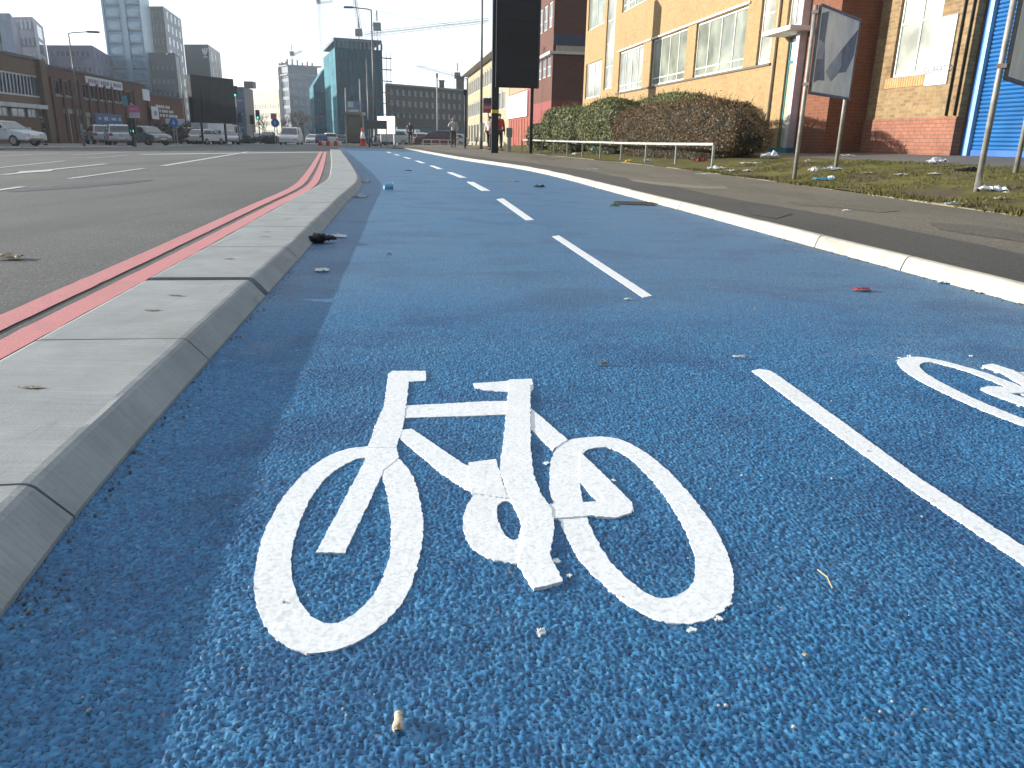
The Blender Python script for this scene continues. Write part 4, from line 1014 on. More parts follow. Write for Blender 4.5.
mb = MB(); mb.box(-.03, .03, -.03, .03, -.1, 2.7); mb.build('post', M('timber_post', (.3, .24, .16), .8), eb)
mb = MB(); mb.box(-.29, .29, -.055, -.033, 1.9, 2.68); pn = mb.build('panel', M('sale_red', (.30, .03, .06), .5, .1), eb)
mb = MB(); mb.box(-.29, .29, -.062, -.0555, 2.4, 2.68); mb.build('header', M('sale_navy', (.02, .025, .07), .5), pn)
mb = MB()
for i in range(4): mb.box(-.22 + i * .11, -.14 + i * .11, -.061, -.0555, 2.12, 2.26)
mb.build('lettering', M('sale_letter', (.45, .3, .32), .5), pn)
GP = 'people on the right-hand pavement'
person('person in a long red coat standing between the billboard leg and the grey post', (at(499, 148, 38).x, 38, .13), math.radians(200), 1.66, M('red_coat', (.42, .03, .03), .7), M('dark_trousers', (.03, .03, .035), .8), M('hair_dark', (.02, .015, .012), .6), 'stand', group=GP)
person('person in a pale pink top and dark trousers left of the billboard leg', (at(489.5, 148, 41).x, 41, .13), math.radians(160), 1.62, M('pale_top', (.62, .50, .48), .7), M('dark_trousers', (.03, .03, .035), .8), M('hair_dark', (.02, .015, .012), .6), 'walk', group=GP)
person('person in a pale grey jacket raising a hand to the head, on the pavement edge', (at(453.5, 146, 49.5).x, 49.5, .115), math.radians(175), 1.74, M('pale_jacket', (.42, .43, .42), .7), M('dark_jeans', (.02, .025, .04), .8), M('hair_grey', (.2, .18, .16), .6), 'phone', group=GP)
person('person in dark clothes walking beside the silver car at the end of the blue track', (at(410.5, 145.5, 60).x, 60, .10), math.radians(185), 1.68, M('dark_coat', (.03, .035, .035), .7), M('dark_trousers', (.03, .03, .035), .8), M('hair_dark', (.02, .015, .012), .6), 'walk', group=GP)
# thin barrier rail beyond the people
kr2 = thing('pedestrian_rail', 'white pedestrian guard rail crossing behind the two walking people', 'railing')
pa, pb = at(423, 139.5, 66), at(465, 139.5, 66)
mb = MB(); mb.bar((pa.x, 66, .52), (pb.x, 66, .52), .06); mb.bar((pa.x, 66, .2), (pb.x, 66, .2), .05); mb.build('rail', M('white_rail', (.6, .6, .58), .5), kr2)
for i in range(6):
    x = pa.x + (pb.x - pa.x) * i / 5; mb = MB(); mb.box(x - .03, x + .03, 65.97, 66.03, -.05, .50); mb.build('post', M('white_rail', (.6, .6, .58), .5), kr2)
# ================================================================== LEFT SIDE: brick frontages
UL = Vector((-.1248, .9922, 0)); RZL = math.atan2(UL.y, UL.x)
FL = lambda Y: -30.4 - .1258 * (Y - 2.9)
m_brn = MB_brick('brown_brick', (.17, .105, .065), (.13, .08, .05), (.15, .12, .09), stain=.2)
m_rbn = MB_brick('rust_brick', (.17, .070, .042), (.13, .052, .032), (.12, .09, .07), stain=.25)
m_red2 = MB_brick('warehouse_brick', (.18, .055, .035), (.14, .042, .028), (.12, .08, .06), stain=.2)
m_cope = M('dark_coping', (.05, .05, .055), .6)
m_band = M('pale_band', (.45, .47, .48), .6, .2, 1)
m_stone = M('grey_stone', (.26, .26, .25), .75, .25, 2)
m_glb = glassm('blue_grey_glass', (.16, .21, .28), .1)
def yl(px):                       # Y on the left building line at a pixel column
    d = ray(px, 137); r = d.x / d.y
    return (-30.4 + .1258 * 2.9) / (r + .1258)
def frontage(name, label, pxa, pxb, H, depth=16, cat='building', start=None):
    Ya = yl(pxa) if start is None else start; Yb = yl(pxb)
    root = thing(name, label, cat, (FL(Ya), Ya, -.62), RZL)
    return root, (Yb - Ya) / UL.y
def rect(root, ll, ur): return op(root, ll, ur)
# brown brick frontage, cut by the left edge
ba, LA = frontage('brown_brick_shop', 'brown brick frontage with a slanting window ribbon at the left edge of the photo', -10, 46.5, 6, start=44)
H_A = fpx(ba, 30, 59.5)[1]
r0, r1 = fpx(ba, 1, 93.5), fpx(ba, 44, 76)
rib = (fpx(ba, -3, 90)[0], fpx(ba, 44.5, 90)[0], r0[1], r0[1] + 1.62)
q0, q1 = fpx(ba, 10, 116), fpx(ba, 46, 109)
low = [(fpx(ba, a, 113)[0], fpx(ba, b_, 113)[0], q0[1], q0[1] + .62) for a, b_ in ((-2, 9), (12, 26), (28, 37), (38.5, 46))]
mb = MB(); wall_grid(mb, 0, LA, 0, H_A, [rib] + low, 0, .14); shell(mb, 0, LA, 0, 18, 0, H_A); mb.build('wall', m_brn, ba)
mb = MB(); mb.box(-.1, LA, -.1, 18, H_A + .003, H_A + .22); mb.build('roof', m_cope, ba)
rw = window(ba, rib, 1, 1, m_band, m_glb, .08, .1, [])
mb = MB(); n = 14; st = (rib[1] - rib[0]) / n
for i in range(n):                                     # slanted dark mullions
    x = rib[0] + st * (i + .45); z0, z1 = rib[2] + .14, rib[3] - .14
    mb.add([(x + a + s, y, z) for y in (.0, .05) for a, s, z in ((-.02, 0, z0), (.10, 0, z0), (.22, 0, z1), (.10, 0, z1))], [(0, 1, 2, 3), (7, 6, 5, 4), (0, 4, 5, 1), (1, 5, 6, 2), (2, 6, 7, 3), (3, 7, 4, 0)])
mb.build('mullions', m_cope, rw)
for o in low: window(ba, o, 2, 1, m_band, m_glb, .08, .06, [])
mb = MB(); zc = fpx(ba, 25, 108)[1]; mb.box(0, LA - .2, -.55, -.004, zc, zc + .3); mb.build('canopy', m_band, ba)
mb = MB(); mb.box(LA + .003, LA + 1.0, -.35, .4, 0, H_A + .1); mb.build('pier', m_brn, ba)
# long rust brick works
bbk, LB = frontage('brick_works', 'long rust brick works with brick piers, high small windows and shop signs', 48.5, 150.5, 6)
bbk_x = lambda px, py=100: fpx(bbk, px, py)[0]
H_B = fpx(bbk, 100, 77)[1] ; zb = fpx(bbk, 110, 100.5)[1]
hw = []
for a, b_ in ((56.5, 62), (65, 70.5), (84, 87.5), (91, 96), (99, 103.5), (107, 110.5), (114, 117.5), (119.5, 122.5), (127, 132)):
    hw.append((bbk_x(a), bbk_x(b_), zb - .05, zb + 1.15))
gd = [(bbk_x(63), bbk_x(68.5), 0.1, 2.65), (bbk_x(72), bbk_x(78), .95, 2.65), (bbk_x(84), bbk_x(94), .1, 2.45)]
mb = MB(); wall_grid(mb, 0, LB, 0, H_B, hw + gd, 0, .2); shell(mb, 0, LB, 0, 18, 0, H_B); mb.build('wall', m_rbn, bbk)
mb = MB(); mb.box(-.1, LB + .1, -.12, 18, H_B + .003, H_B + .18); mb.build('roof', m_cope, bbk)
for o in hw: window(bbk, o, 1, 1, m_stone, m_gdark, .1, .07, [])
for o in hw:
    mb = MB(); mb.box(o[0] - .08, o[1] + .08, -.1, -.004, o[2] - .14, o[2] - .01); mb.build('sill', m_stone, bbk)
for i, o in enumerate(gd):
    if i == 1: window(bbk, o, 1, 1, m_stone, m_glb, .1, .08, [])
    else:
        mb = MB(); mb.box(o[0] + .01, o[1] - .01, .08, .14, o[2], o[3] - .01); mb.build('door', M('pale_grey_door', (.30, .31, .30), .6, .2, 1), bbk)
    mb = MB(); mb.box(o[0] - .2, o[1] + .2, -.06, -.004, o[3] + .01, o[3] + .42); mb.build('lintel', m_stone, bbk)
for px in (53, 63.5, 72.5, 80, 88.8, 97.5, 105, 112, 124.5, 134):
    x = bbk_x(px); mb = MB(); mb.box(x - .22, x + .22, -.16, -.004, 0, zb + 1.3); mb.build('pier', m_rbn, bbk)
def panel(root, name, ll, ur, mat, y=-.2, t=.06, rows=None, ink=None, hz=None):
    a, c = fpx(root, *ll, y), fpx(root, *ur, y)
    z0, z1 = a[1], (a[1] + hz if hz else c[1])
    mb = MB(); mb.box(a[0], c[0], y, y + t, z0, z1); p = mb.build(name, mat, root)
    if rows:
        mb = MB(); H = z1 - z0; W = c[0] - a[0]; rnd = random.Random(int(ll[0] * 7))
        for (zf, hf, x0, x1) in rows:
            x = a[0] + W * x0
            while x < a[0] + W * x1:
                w_ = W * rnd.uniform(.025, .06); mb.box(x, min(x + w_, a[0] + W * x1), y - .008, y - .0006, z0 + H * zf, z0 + H * (zf + hf)); x += w_ + W * (.018 if rnd.random() < .8 else .05)
        mb.build('lettering', ink, p)
    return p
m_swh = M('sign_board_white', (.55, .54, .56), .5, .1, 1); m_ink = M('sign_ink_purple', (.15, .10, .18), .6)
panel(bbk, 'shop_sign', (86.5, 84.8), (122, 83), m_swh, -.09, .08, [(.28, .45, .05, .33), (.28, .45, .38, .68), (.28, .45, .73, .95)], m_ink, hz=.78)
panel(bbk, 'shop_sign', (96, 124), (123, 124), M('sign_blue', (.03, .06, .20), .4, .2, 1), -.26, .08, [(.4, .25, .12, .2), (.35, .35, .32, .5), (.4, .25, .58, .78), (.4, .25, .85, .93)], M('sign_letter_pale', (.5, .6, .62), .5), hz=1.0)
panel(bbk, 'shop_sign', (143.5, 100), (149, 90), M('sign_plain_white', (.6, .6, .62), .5, .05), -.1, .08)
mb = MB(); x0 = bbk_x(97, 128); mb.box(x0, bbk_x(123, 128), -.12, -.02, 1.65, 1.97); mb.build('fascia', M('fascia_green_white', (.35, .42, .34), .5, .3, 1.2), bbk)
# red brick warehouse
bc, LC = frontage('red_warehouse', 'red brick warehouse with three rows of pale lettering beyond the rust brick works', 152, 186, 6)
H_C = fpx(bc, 165, 97)[1]
mb = MB(); wall_grid(mb, 0, LC, 0, H_C, []); shell(mb, 0, LC, 0, 16, 0, H_C); mb.build('wall', m_red2, bc)
mb = MB(); mb.box(-.1, LC + .1, -.1, 16, H_C + .003, H_C + .18); mb.build('roof', m_cope, bc)
a, c = fpx(bc, 157, 116.5), fpx(bc, 174.5, 106)
mb = MB(); rnd = random.Random(5); hh = c[1] - a[1]
for k, (f0, f1) in enumerate(((.0, 1.), (0., .85), (0., .7))):
    x = a[0]; z = a[1] + hh * (.02 + .34 * k)
    while x < a[0] + (c[0] - a[0]) * f1:
        w_ = rnd.uniform(.35, .8); mb.box(x, x + w_, -.03, -.002, z, z + hh * .22); x += w_ + rnd.choice((.18, .18, .5))
mb.build('lettering', M('pale_letter', (.5, .52, .5), .5), bc)
panel(bc, 'sign_panel', (152.5, 119), (158, 107), M('sign_plain_white', (.6, .6, .62), .5, .05), -.5, .06, [(.3, .35, .3, .7)], m_ink)
# ---- distant city blocks : plan from three pixel columns, each at its own distance
def block(name, label, A, B, C, ytop, mats, zbot=-.95, cat='building', ztop=None):
    """A-B and B-C are the two visible faces; B is the corner nearest the camera"""
    pa, pb, pc = (at(p, 120, Y) for p, Y in (A, B, C))
    zt = at(B[0], ytop, B[1]).z if ztop is None else ztop
    root = thing(name, label, cat, (pb.x, pb.y, zbot))
    a, c = Vector((pa.x - pb.x, pa.y - pb.y)), Vector((pc.x - pb.x, pc.y - pb.y)); d = a + c
    H = zt - zbot; root['roof_z'] = H; mb = MB(); b0 = Vector((0, 0))
    P = [a, b0, c, d]; mm = [0, 1, 0, 0]
    for i in range(4):
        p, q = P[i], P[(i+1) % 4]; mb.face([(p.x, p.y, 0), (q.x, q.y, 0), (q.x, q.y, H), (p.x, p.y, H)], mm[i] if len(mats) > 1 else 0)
    mb.face([(p.x, p.y, H) for p in P], 0)
    mb.build('wall', mats, root)
    return root, a, c, H
def facewin(root, p, q, us, zs, w, h, mat, out=.05, name='window', th=.12):
    """thin window boxes standing a hand's breadth proud, on the face p->q"""
    d = (q - p); L = d.length; t = d / L; n = Vector((t.y, -t.x))
    if n.dot(Vector((root.location.x, root.location.y))) > 0: n = -n
    me = None
    Htop = root.get('roof_z', 1e9)
    for z in zs:
        if len(zs) > 1 and z + h > Htop - .4: continue
        for u in us:
            if me is None:
                mb = MB(); e = [Vector((s * w / 2 * t.x, s * w / 2 * t.y)) for s in (-1, 1)]
                mb.add([(k.x + n.x * o, k.y + n.y * o, zz) for zz in (0, h) for o in (-th, out) for k in e], [(0, 2, 3, 1), (4, 5, 7, 6), (0, 1, 5, 4), (2, 6, 7, 3), (0, 4, 6, 2), (1, 3, 7, 5)])
                o_ = mb.build(name, mat, root); me = o_.data
            else:
                o_ = bpy.data.objects.new(name, me); COL.objects.link(o_); o_.parent = root
            pp = p + d * u; o_.location = (pp.x, pp.y, z)
def ev(n, a=.06, b_=.94): return [a + (b_ - a) * (i + .5) / n for i in range(n)]
def cladding(name, cols, sx, sz):
    k = NT(name); co = k.coord(); s = k.add('ShaderNodeSeparateXYZ'); k.link(co, s.inputs[0])
    cx = k.add('ShaderNodeCombineXYZ'); k.link(k.math('ADD', s.outputs[0], k.math('MULTIPLY', s.outputs[1], .7)), cx.inputs[0]); k.link(s.outputs[2], cx.inputs[1])
    b = k.add('ShaderNodeTexBrick'); k.link(cx.outputs[0], b.inputs['Vector']); b.offset = .5
    b.inputs['Scale'].default_value = 1; b.inputs['Brick Width'].default_value = sx; b.inputs['Row Height'].default_value = sz; b.inputs['Mortar Size'].default_value = .03
    b.inputs['Color1'].default_value = (*cols[0], 1); b.inputs['Color2'].default_value = (*cols[1], 1); b.inputs['Mortar'].default_value = (*[c * .7 for c in cols[0]], 1)
    c = k.mix(b.outputs['Color'], cols[2], k.ramp(k.noise(co, .12, 3), [(.45, 0.), (.6, .5)])) if len(cols) > 2 else b.outputs['Color']
    return k.done(c, .45, None, .4)
m_cl1 = cladding('blue_white_cladding', [(.24, .32, .40), (.13, .18, .27), (.18, .17, .26)], 1.3, 3.2)
m_cl2 = cladding('purple_cladding', [(.17, .16, .26), (.13, .12, .20), (.22, .22, .30)], 1.3, 3.0)
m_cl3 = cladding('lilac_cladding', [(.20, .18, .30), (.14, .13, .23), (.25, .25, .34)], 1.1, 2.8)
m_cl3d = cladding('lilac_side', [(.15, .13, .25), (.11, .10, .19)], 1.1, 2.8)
m_wdk = glassm('far_window', (.05, .065, .085), .15); m_wlt = glassm('far_window_light', (.30, .36, .40), .15); m_wbl = glassm('far_window_blue', (.12, .22, .32), .12)
r, a, c, H = block('clad_flats', 'blue and white clad flats rising behind the brown brick frontage at the left edge', (-14, 143), (27, 142), (34, 158), 13.5, [m_cl1, m_cl2]); 
facewin(r, a, Vector((0, 0)), [.28, .50, .66], [6 + i * 3.2 for i in range(6)], .7, 1.8, m_wdk)
mb = MB(); 
for u in (.30, .62): p = a * (1 - u); mb.box(p.x - .5, p.x + .5, p.y - .3, p.y + .2, 0, H - .2)
mb.build('recess_strip', m_wdk, r)
r, a, c, H = block('purple_flats', 'narrow grey purple clad block with a dark balcony strip on its right edge', (29.5, 161), (48, 160), (57, 175), 17, [m_cl2, M('white_edge', (.5, .5, .52), .6)])
facewin(r, a, Vector((0, 0)), ev(4), [8 + i * 3.0 for i in range(5)], .5, 1.5, m_wlt)
facewin(r, Vector((0, 0)), c, [.5], [4 + i * 3.0 for i in range(7)], c.length * .45, 2.3, m_wdk, name='balcony')
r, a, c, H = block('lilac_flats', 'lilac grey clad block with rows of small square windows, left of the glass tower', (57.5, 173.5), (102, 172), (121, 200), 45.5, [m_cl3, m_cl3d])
facewin(r, a, Vector((0, 0)), ev(8), [4 + i * 3.1 for i in range(6)], .55, .9, m_wdk)
facewin(r, Vector((0, 0)), c, ev(4), [4 + i * 3.1 for i in range(5)], 1.2, 1.0, m_wdk)
# glass tower
r, a, c, H = block('glass_tower', 'tall pale blue glass tower running out of the top of the photo', (116.5, 198), (153, 196), (162, 212), 70, [cladding('tower_glass', [(.14, .30, .46), (.11, .25, .40), (.18, .34, .48)], 1.6, 2.75), M('tower_edge', (.26, .40, .48), .4)], ztop=48)
for nm, u0, u1, m, ln in (('pilaster', .50, .62, M('tower_strip', (.24, .35, .44), .4), 0), ('pilaster', 0.0, .045, M('tower_strip', (.24, .35, .44), .4), 0)):
    p, q = a * (1 - u0), a * (1 - u1); mb = MB(); mb.prism([(p.x, p.y - .35), (q.x, q.y - .35), (q.x, q.y - .01), (p.x, p.y - .01)], 0, H); mb.build(nm, m, r)
facewin(r, a, Vector((0, 0)), [.27, .80], [2.0 + i * 2.75 for i in range(16)], a.length * .35, .35, M('floor_edge', (.045, .06, .08), .4), name='floor_band', out=.16)
facewin(r, a, Vector((0, 0)), [.27, .80], [2.6 + i * 2.75 for i in range(16)], a.length * .30, 1.5, glassm('tower_pane', (.16, .32, .46), .08), name='window', out=.10)
# brown tower
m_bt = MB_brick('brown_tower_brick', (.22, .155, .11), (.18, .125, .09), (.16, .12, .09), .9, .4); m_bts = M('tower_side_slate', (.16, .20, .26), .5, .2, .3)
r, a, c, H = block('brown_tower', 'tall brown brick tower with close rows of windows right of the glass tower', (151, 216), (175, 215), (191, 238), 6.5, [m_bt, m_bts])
facewin(r, a, Vector((0, 0)), [.55, .70, .86], [17 + i * 3.1 for i in range(9)], .5, 1.6, m_wlt)
facewin(r, Vector((0, 0)), c, ev(4), [5 + i * 3.1 for i in range(10)], 1.9, 1.8, m_wbl)
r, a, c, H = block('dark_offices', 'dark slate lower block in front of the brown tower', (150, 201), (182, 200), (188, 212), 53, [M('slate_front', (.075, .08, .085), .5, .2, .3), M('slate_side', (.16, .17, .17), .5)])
facewin(r, a, Vector((0, 0)), ev(6), [7 + i * 3.0 for i in range(5)], .7, 1.0, m_wlt)
# black block with a white emblem
m_blk = M('black_cladding', (.030, .040, .043), .4, .2, .3)
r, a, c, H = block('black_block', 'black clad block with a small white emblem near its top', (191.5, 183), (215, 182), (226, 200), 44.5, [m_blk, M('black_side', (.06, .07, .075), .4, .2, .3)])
facewin(r, Vector((0, 0)), c, ev(3), [4 + i * 3.2 for i in range(7)], 1.2, 2.0, m_wdk)
# emblem : three swept feathers
e0 = at(211, 52, 181.0); n_ = Vector((e0.x - r.location.x, e0.y - r.location.y, e0.z - r.location.z))
mb = MB(); fc = a.normalized()
u = -.21; pp = a * .14; nz = e0.z - r.location.z; nn = Vector((fc.y, -fc.x)); nn = nn if nn.dot(Vector((r.location.x, r.location.y))) < 0 else -nn
def emb(x, z, o=.12): q = pp - fc * 0 + Vector((-fc.x, -fc.y)) * x + nn * o; return (q.x, q.y, nz + z)
for pts in ([(-1.5, 1.1), (-1.0, 1.3), (-.2, -.2), (.1, -1.1), (-.5, -.9), (-1.2, .1)], [(-.5, 1.2), (-.1, 1.5), (.2, .3), (.2, -.6), (-.1, .0)], [(.3, 1.6), (1.5, 1.3), (1.2, .9), (.9, .2), (.3, -.8), (.35, .3), (.7, .9)], [(-1.0, -1.4), (.9, -1.3), (.9, -1.55), (-1.0, -1.65)]):
    f_, b2 = [emb(x, z) for x, z in [(x * .5, z * .62) for x, z in pts]], [emb(x, z, .02) for x, z in [(x * .5, z * .62) for x, z in pts]]; k_ = len(pts)
    mb.add(f_ + b2, [list(range(k_)), list(range(k_, 2 * k_))[::-1]] + [(i, (i+1) % k_, k_ + (i+1) % k_, k_ + i) for i in range(k_)])
mb.build('emblem', M('emblem_white', (.7, .72, .72), .4), r)
# dark roadside hoarding on the left
p0, p1 = at(193.5, 122, 74), at(236, 123, 79)
d = Vector((p1.x - p0.x, p1.y - p0.y)); lb = thing('billboard', 'wide black roadside billboard seen from behind above the white vans', 'billboard', (p0.x, p0.y, -.25), math.atan2(d.y, d.x))
L = d.length; zt, zb_ = at(193.5, 74.5, 74).z + .25, at(196, 122.5, 74).z + .25
mb = MB(); mb.box(0, L, -.1, .35, zb_, zt)
for i in range(1, 6): mb.box(.1, L - .1, -.112, -.1005, zb_ + (zt - zb_) * i / 6, zb_ + (zt - zb_) * i / 6 + .05)
for i in range(1, 5): mb.box(L * i / 5, L * i / 5 + .05, -.125, -.1125, zb_ + .05, zt - .05)
mb.build('panel', M('hoarding_back', (.006, .0065, .011), .6, .3, 1, spec=.25), lb)
for x in (L * .2, L * .75): mb = MB(); mb.box(x - .07, x + .07, .08, .22, 0, zb_ - .003); mb.build('leg', m_dark, lb)
# blue glazed block with a brown end, beige block, tower under construction
r, a, c, H = block('blue_block', 'blue glazed office block with a brown stair tower, right of the wide black billboard', (226, 210.6), (246, 210), (255, 222), 87, [cladding('blue_glazing', [(.05, .15, .30), (.04, .11, .24), (.07, .2, .36)], 2, 1.5), M('brown_end', (.20, .14, .11), .7)])
facewin(r, a, Vector((0, 0)), [.5], [3 + i * 3.3 for i in range(3)], a.length * .8, .5, M('band_pale_blue', (.2, .3, .4), .4), name='band')
mb = MB(); mb.prism([(-1.0, 3.5), (1.2, 3.5), (1.2, 6.5), (-1.0, 6.5)], H - .01, H + 1.6); mb.build('roof_plant', M('roof_plant_brown', (.17, .13, .11), .7), r)
r, a, c, H = block('beige_block', 'low sunlit beige office block with a fine window grid in the middle distance', (254, 312), (280.5, 298), (284, 312), 89, [M('beige_panel', (.36, .32, .24), .7, .15, .2), M('beige_panel', (.36, .32, .24), .7, .15, .2)])
a2 = a
facewin(r, a2, Vector((0, 0)), ev(10, .02, .98), [2 + i * 3.0 for i in range(4)], a2.length / 10 * .62, 1.5, glassm('beige_glass', (.30, .28, .22), .2), out=.08)
r, a, c, H = block('construction_tower', 'grey concrete tower under construction with a ragged top deck', (283, 337), (291, 330), (320, 334), 66, [M('raw_concrete', (.23, .24, .27), .85, .2, .3), M('raw_concrete_shade', (.17, .18, .22), .85, .2, .3)])  # second concrete: shade of that face put into a darker colour
z0, z1 = Vector((0, 0)), c
facewin(r, a, z0, ev(4), [3 + i * 3.4 for i in range(8)], 1.6, 2.2, m_wdk); facewin(r, z0, c, ev(4), [3 + i * 3.4 for i in range(8)], 1.9, 2.2, m_wbl)
mb = MB(); A_, C_ = a * 1.12, c * 1.12
for k in range(2):
    s_ = 1.05 + .07 * k; P_ = [a * s_ - c * .06, -(a + c) * .05, c * s_ - a * .06, (a + c) * s_]; mb.prism([(p.x, p.y) for p in P_], H - 3.4 * (1 - k) + .01, H - 3.4 * (1 - k) + .5)
mb.build('deck', M('deck_concrete', (.28, .27, .26), .85), r)
rnd = random.Random(4)
for i in range(12):
    u = i / 12; p = a * (1 - u * 2) if u < .5 else c * (u * 2 - 1); mb = MB(); mb.box(p.x - .25, p.x + .25, p.y - .25, p.y + .25, H + .5, H + 1.2 + rnd.random() * 1.6); mb.build('prop', M('deck_concrete', (.28, .27, .26), .85), r)
facewin(r, a, z0, [.04], [0], 1.2, H, M('hoist_white', (.55, .55, .55), .6), name='hoist_mast', out=1.2)
# ---- netted building wrapped in scaffolding
def netting(name, c):
    k = NT(name); co = k.coord(); s = k.add('ShaderNodeSeparateXYZ'); k.link(co, s.inputs[0])
    cx = k.add('ShaderNodeCombineXYZ'); k.link(k.math('ADD', s.outputs[0], k.math('MULTIPLY', s.outputs[1], .6)), cx.inputs[0]); k.link(s.outputs[2], cx.inputs[1])
    b = k.add('ShaderNodeTexBrick'); k.link(cx.outputs[0], b.inputs['Vector']); b.offset = 0
    b.inputs['Scale'].default_value = 1; b.inputs['Brick Width'].default_value = 2.4; b.inputs['Row Height'].default_value = 2.0; b.inputs['Mortar Size'].default_value = .06
    b.inputs['Color1'].default_value = (*c, 1); b.inputs['Color2'].default_value = (*[x * .75 for x in c], 1); b.inputs['Mortar'].default_value = (*[x * .45 for x in c], 1)
    col = k.mix(b.outputs['Color'], tuple(x * .45 for x in c), k.ramp(k.noise(co, .35, 5, .65, .3), [(.45, 0.), (.62, .8)]))
    return k.done(col, .8, k.bump(k.noise(co, 1.2, 4), .4, .2), .2)
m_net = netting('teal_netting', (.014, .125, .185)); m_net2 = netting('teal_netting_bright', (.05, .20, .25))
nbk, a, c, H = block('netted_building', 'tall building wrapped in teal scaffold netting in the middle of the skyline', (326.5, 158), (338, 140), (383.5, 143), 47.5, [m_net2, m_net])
m_scaf = M('scaffold_tube', (.16, .15, .14), .5, .2, 3, .5)
facewin(nbk, Vector((0, 0)), c, [.5], [2.0 * i for i in range(1, 9)], c.length * 1.0, .2, M('ledger', (.012, .06, .085), .6), name='scaffold_ledger', out=.18)
facewin(nbk, Vector((0, 0)), c, [i / 11 for i in range(12)], [0], .10, H, M('ledger', (.012, .06, .085), .6), name='scaffold_upright', out=.25)
# open top storey frame
topf = MB(); Ht = 1.05
for s_ in range(12):
    p = c * (s_ / 11); topf.box(p.x - .16, p.x + .16, p.y - .1, p.y + .25, H, H + Ht)
topf.prism([(-.1, -.15), (c.x + .1, c.y - .15), (c.x + a.x, c.y + a.y), (a.x, a.y)], H + Ht + .002, H + Ht + .5); topf.build('top_storey', M('steel_blue', (.10, .15, .20), .5), nbk)
dk = c.normalized()
for i in range(6):
    z = H - 1.2 - i * 1.85; p0 = c + dk * .05; p1 = c + dk * 1.6
    mb = MB(); mb.prism([(p0.x, p0.y), (p1.x, p1.y), (p1.x, p1.y + 1.5), (p0.x, p0.y + 1.5)], z, z + .09); mb.build('scaffold_deck', m_scaf, nbk)
for e_ in (.8, 1.5):
    p = c + dk * e_; mb = MB(); mb.tube([(p.x, p.y, 2), (p.x, p.y, H)], .05, 6); mb.build('scaffold_pole', m_scaf, nbk)
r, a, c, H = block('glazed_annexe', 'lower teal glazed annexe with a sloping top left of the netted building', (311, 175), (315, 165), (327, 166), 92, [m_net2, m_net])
mb = MB(); mb.add([(0, 0, H + .01), (c.x, c.y, H + .01), (c.x + a.x, c.y + a.y, H + .01), (a.x, a.y, H + .01), (c.x, c.y, H + 4.6), (c.x + a.x, c.y + a.y, H + 4.6), (0, 0, H + 1.2), (a.x, a.y, H + 1.2)], [(0, 1, 4, 6), (3, 2, 5, 7), (0, 3, 7, 6), (1, 2, 5, 4), (6, 4, 5, 7)]); mb.build('roof', m_net2, r)
# ---- long brick terrace with chimneys
r, a, c, H = block('brick_terrace', 'long dark brick building with rows of pale windows and chimneys right of the netting', (386, 153), (387, 150), (474, 166), 83.5, [MB_brick('sooty_brick', (.13, .095, .075), (.10, .072, .058), (.09, .07, .06), .6, .25), MB_brick('sooty_brick', (.13, .095, .075), (.10, .072, .058), (.09, .07, .06))])
m_sash = glassm('sash_pane', (.26, .28, .30), .15)
for k, z in enumerate((5.2, 7.2, 9.1)): facewin(r, Vector((0, 0)), c, ev(15, .02, .98), [z - .1], .50, 1.05, m_sash)
facewin(r, Vector((0, 0)), c, [.5], [H - .25], c.length, .3, m_stone, name='cornice', out=.3)
facewin(r, Vector((0, 0)), c, [.5], [3.6], c.length, .25, M('ledger_green', (.05, .11, .10), .6), name='scaffold_deck', out=.8); facewin(r, Vector((0, 0)), c, [.22], [5.9], c.length * .4, .2, M('ledger_green', (.05, .11, .10), .6), name='scaffold_deck', out=.8)
for u, w_, h_ in ((.60, .9, 1.3), (.82, 1.5, 2.4), (.97, 2.2, 2.2)):
    p = c * u; mb = MB(); mb.box(p.x - w_ / 2, p.x + w_ / 2, p.y + 1, p.y + 2.2, H - .3, H + h_); mb.box(p.x - w_ / 2 - .1, p.x + w_ / 2 + .1, p.y + .9, p.y + 2.3, H + h_ + .002, H + h_ + .2); mb.build('chimney', m_brn, r)
r2, a, c, H = block('site_hoarding', 'low teal and blue site hoarding in front of the long dark brick building', (396, 121), (397, 120), (466, 127), 127, [M('hoarding_teal', (.05, .13, .18), .6, .3, .3), M('hoarding_teal', (.05, .13, .18), .6, .3, .3)])
facewin(r2, Vector((0, 0)), c, [.18, .5], [.9], 4, 1.0, M('hoarding_pale', (.35, .42, .46), .6), name='banner'); facewin(r2, Vector((0, 0)), c, [.40, .46], [.5], 4.2, .6, M('hoarding_orange', (.45, .22, .08), .6), name='stripe', out=.09)
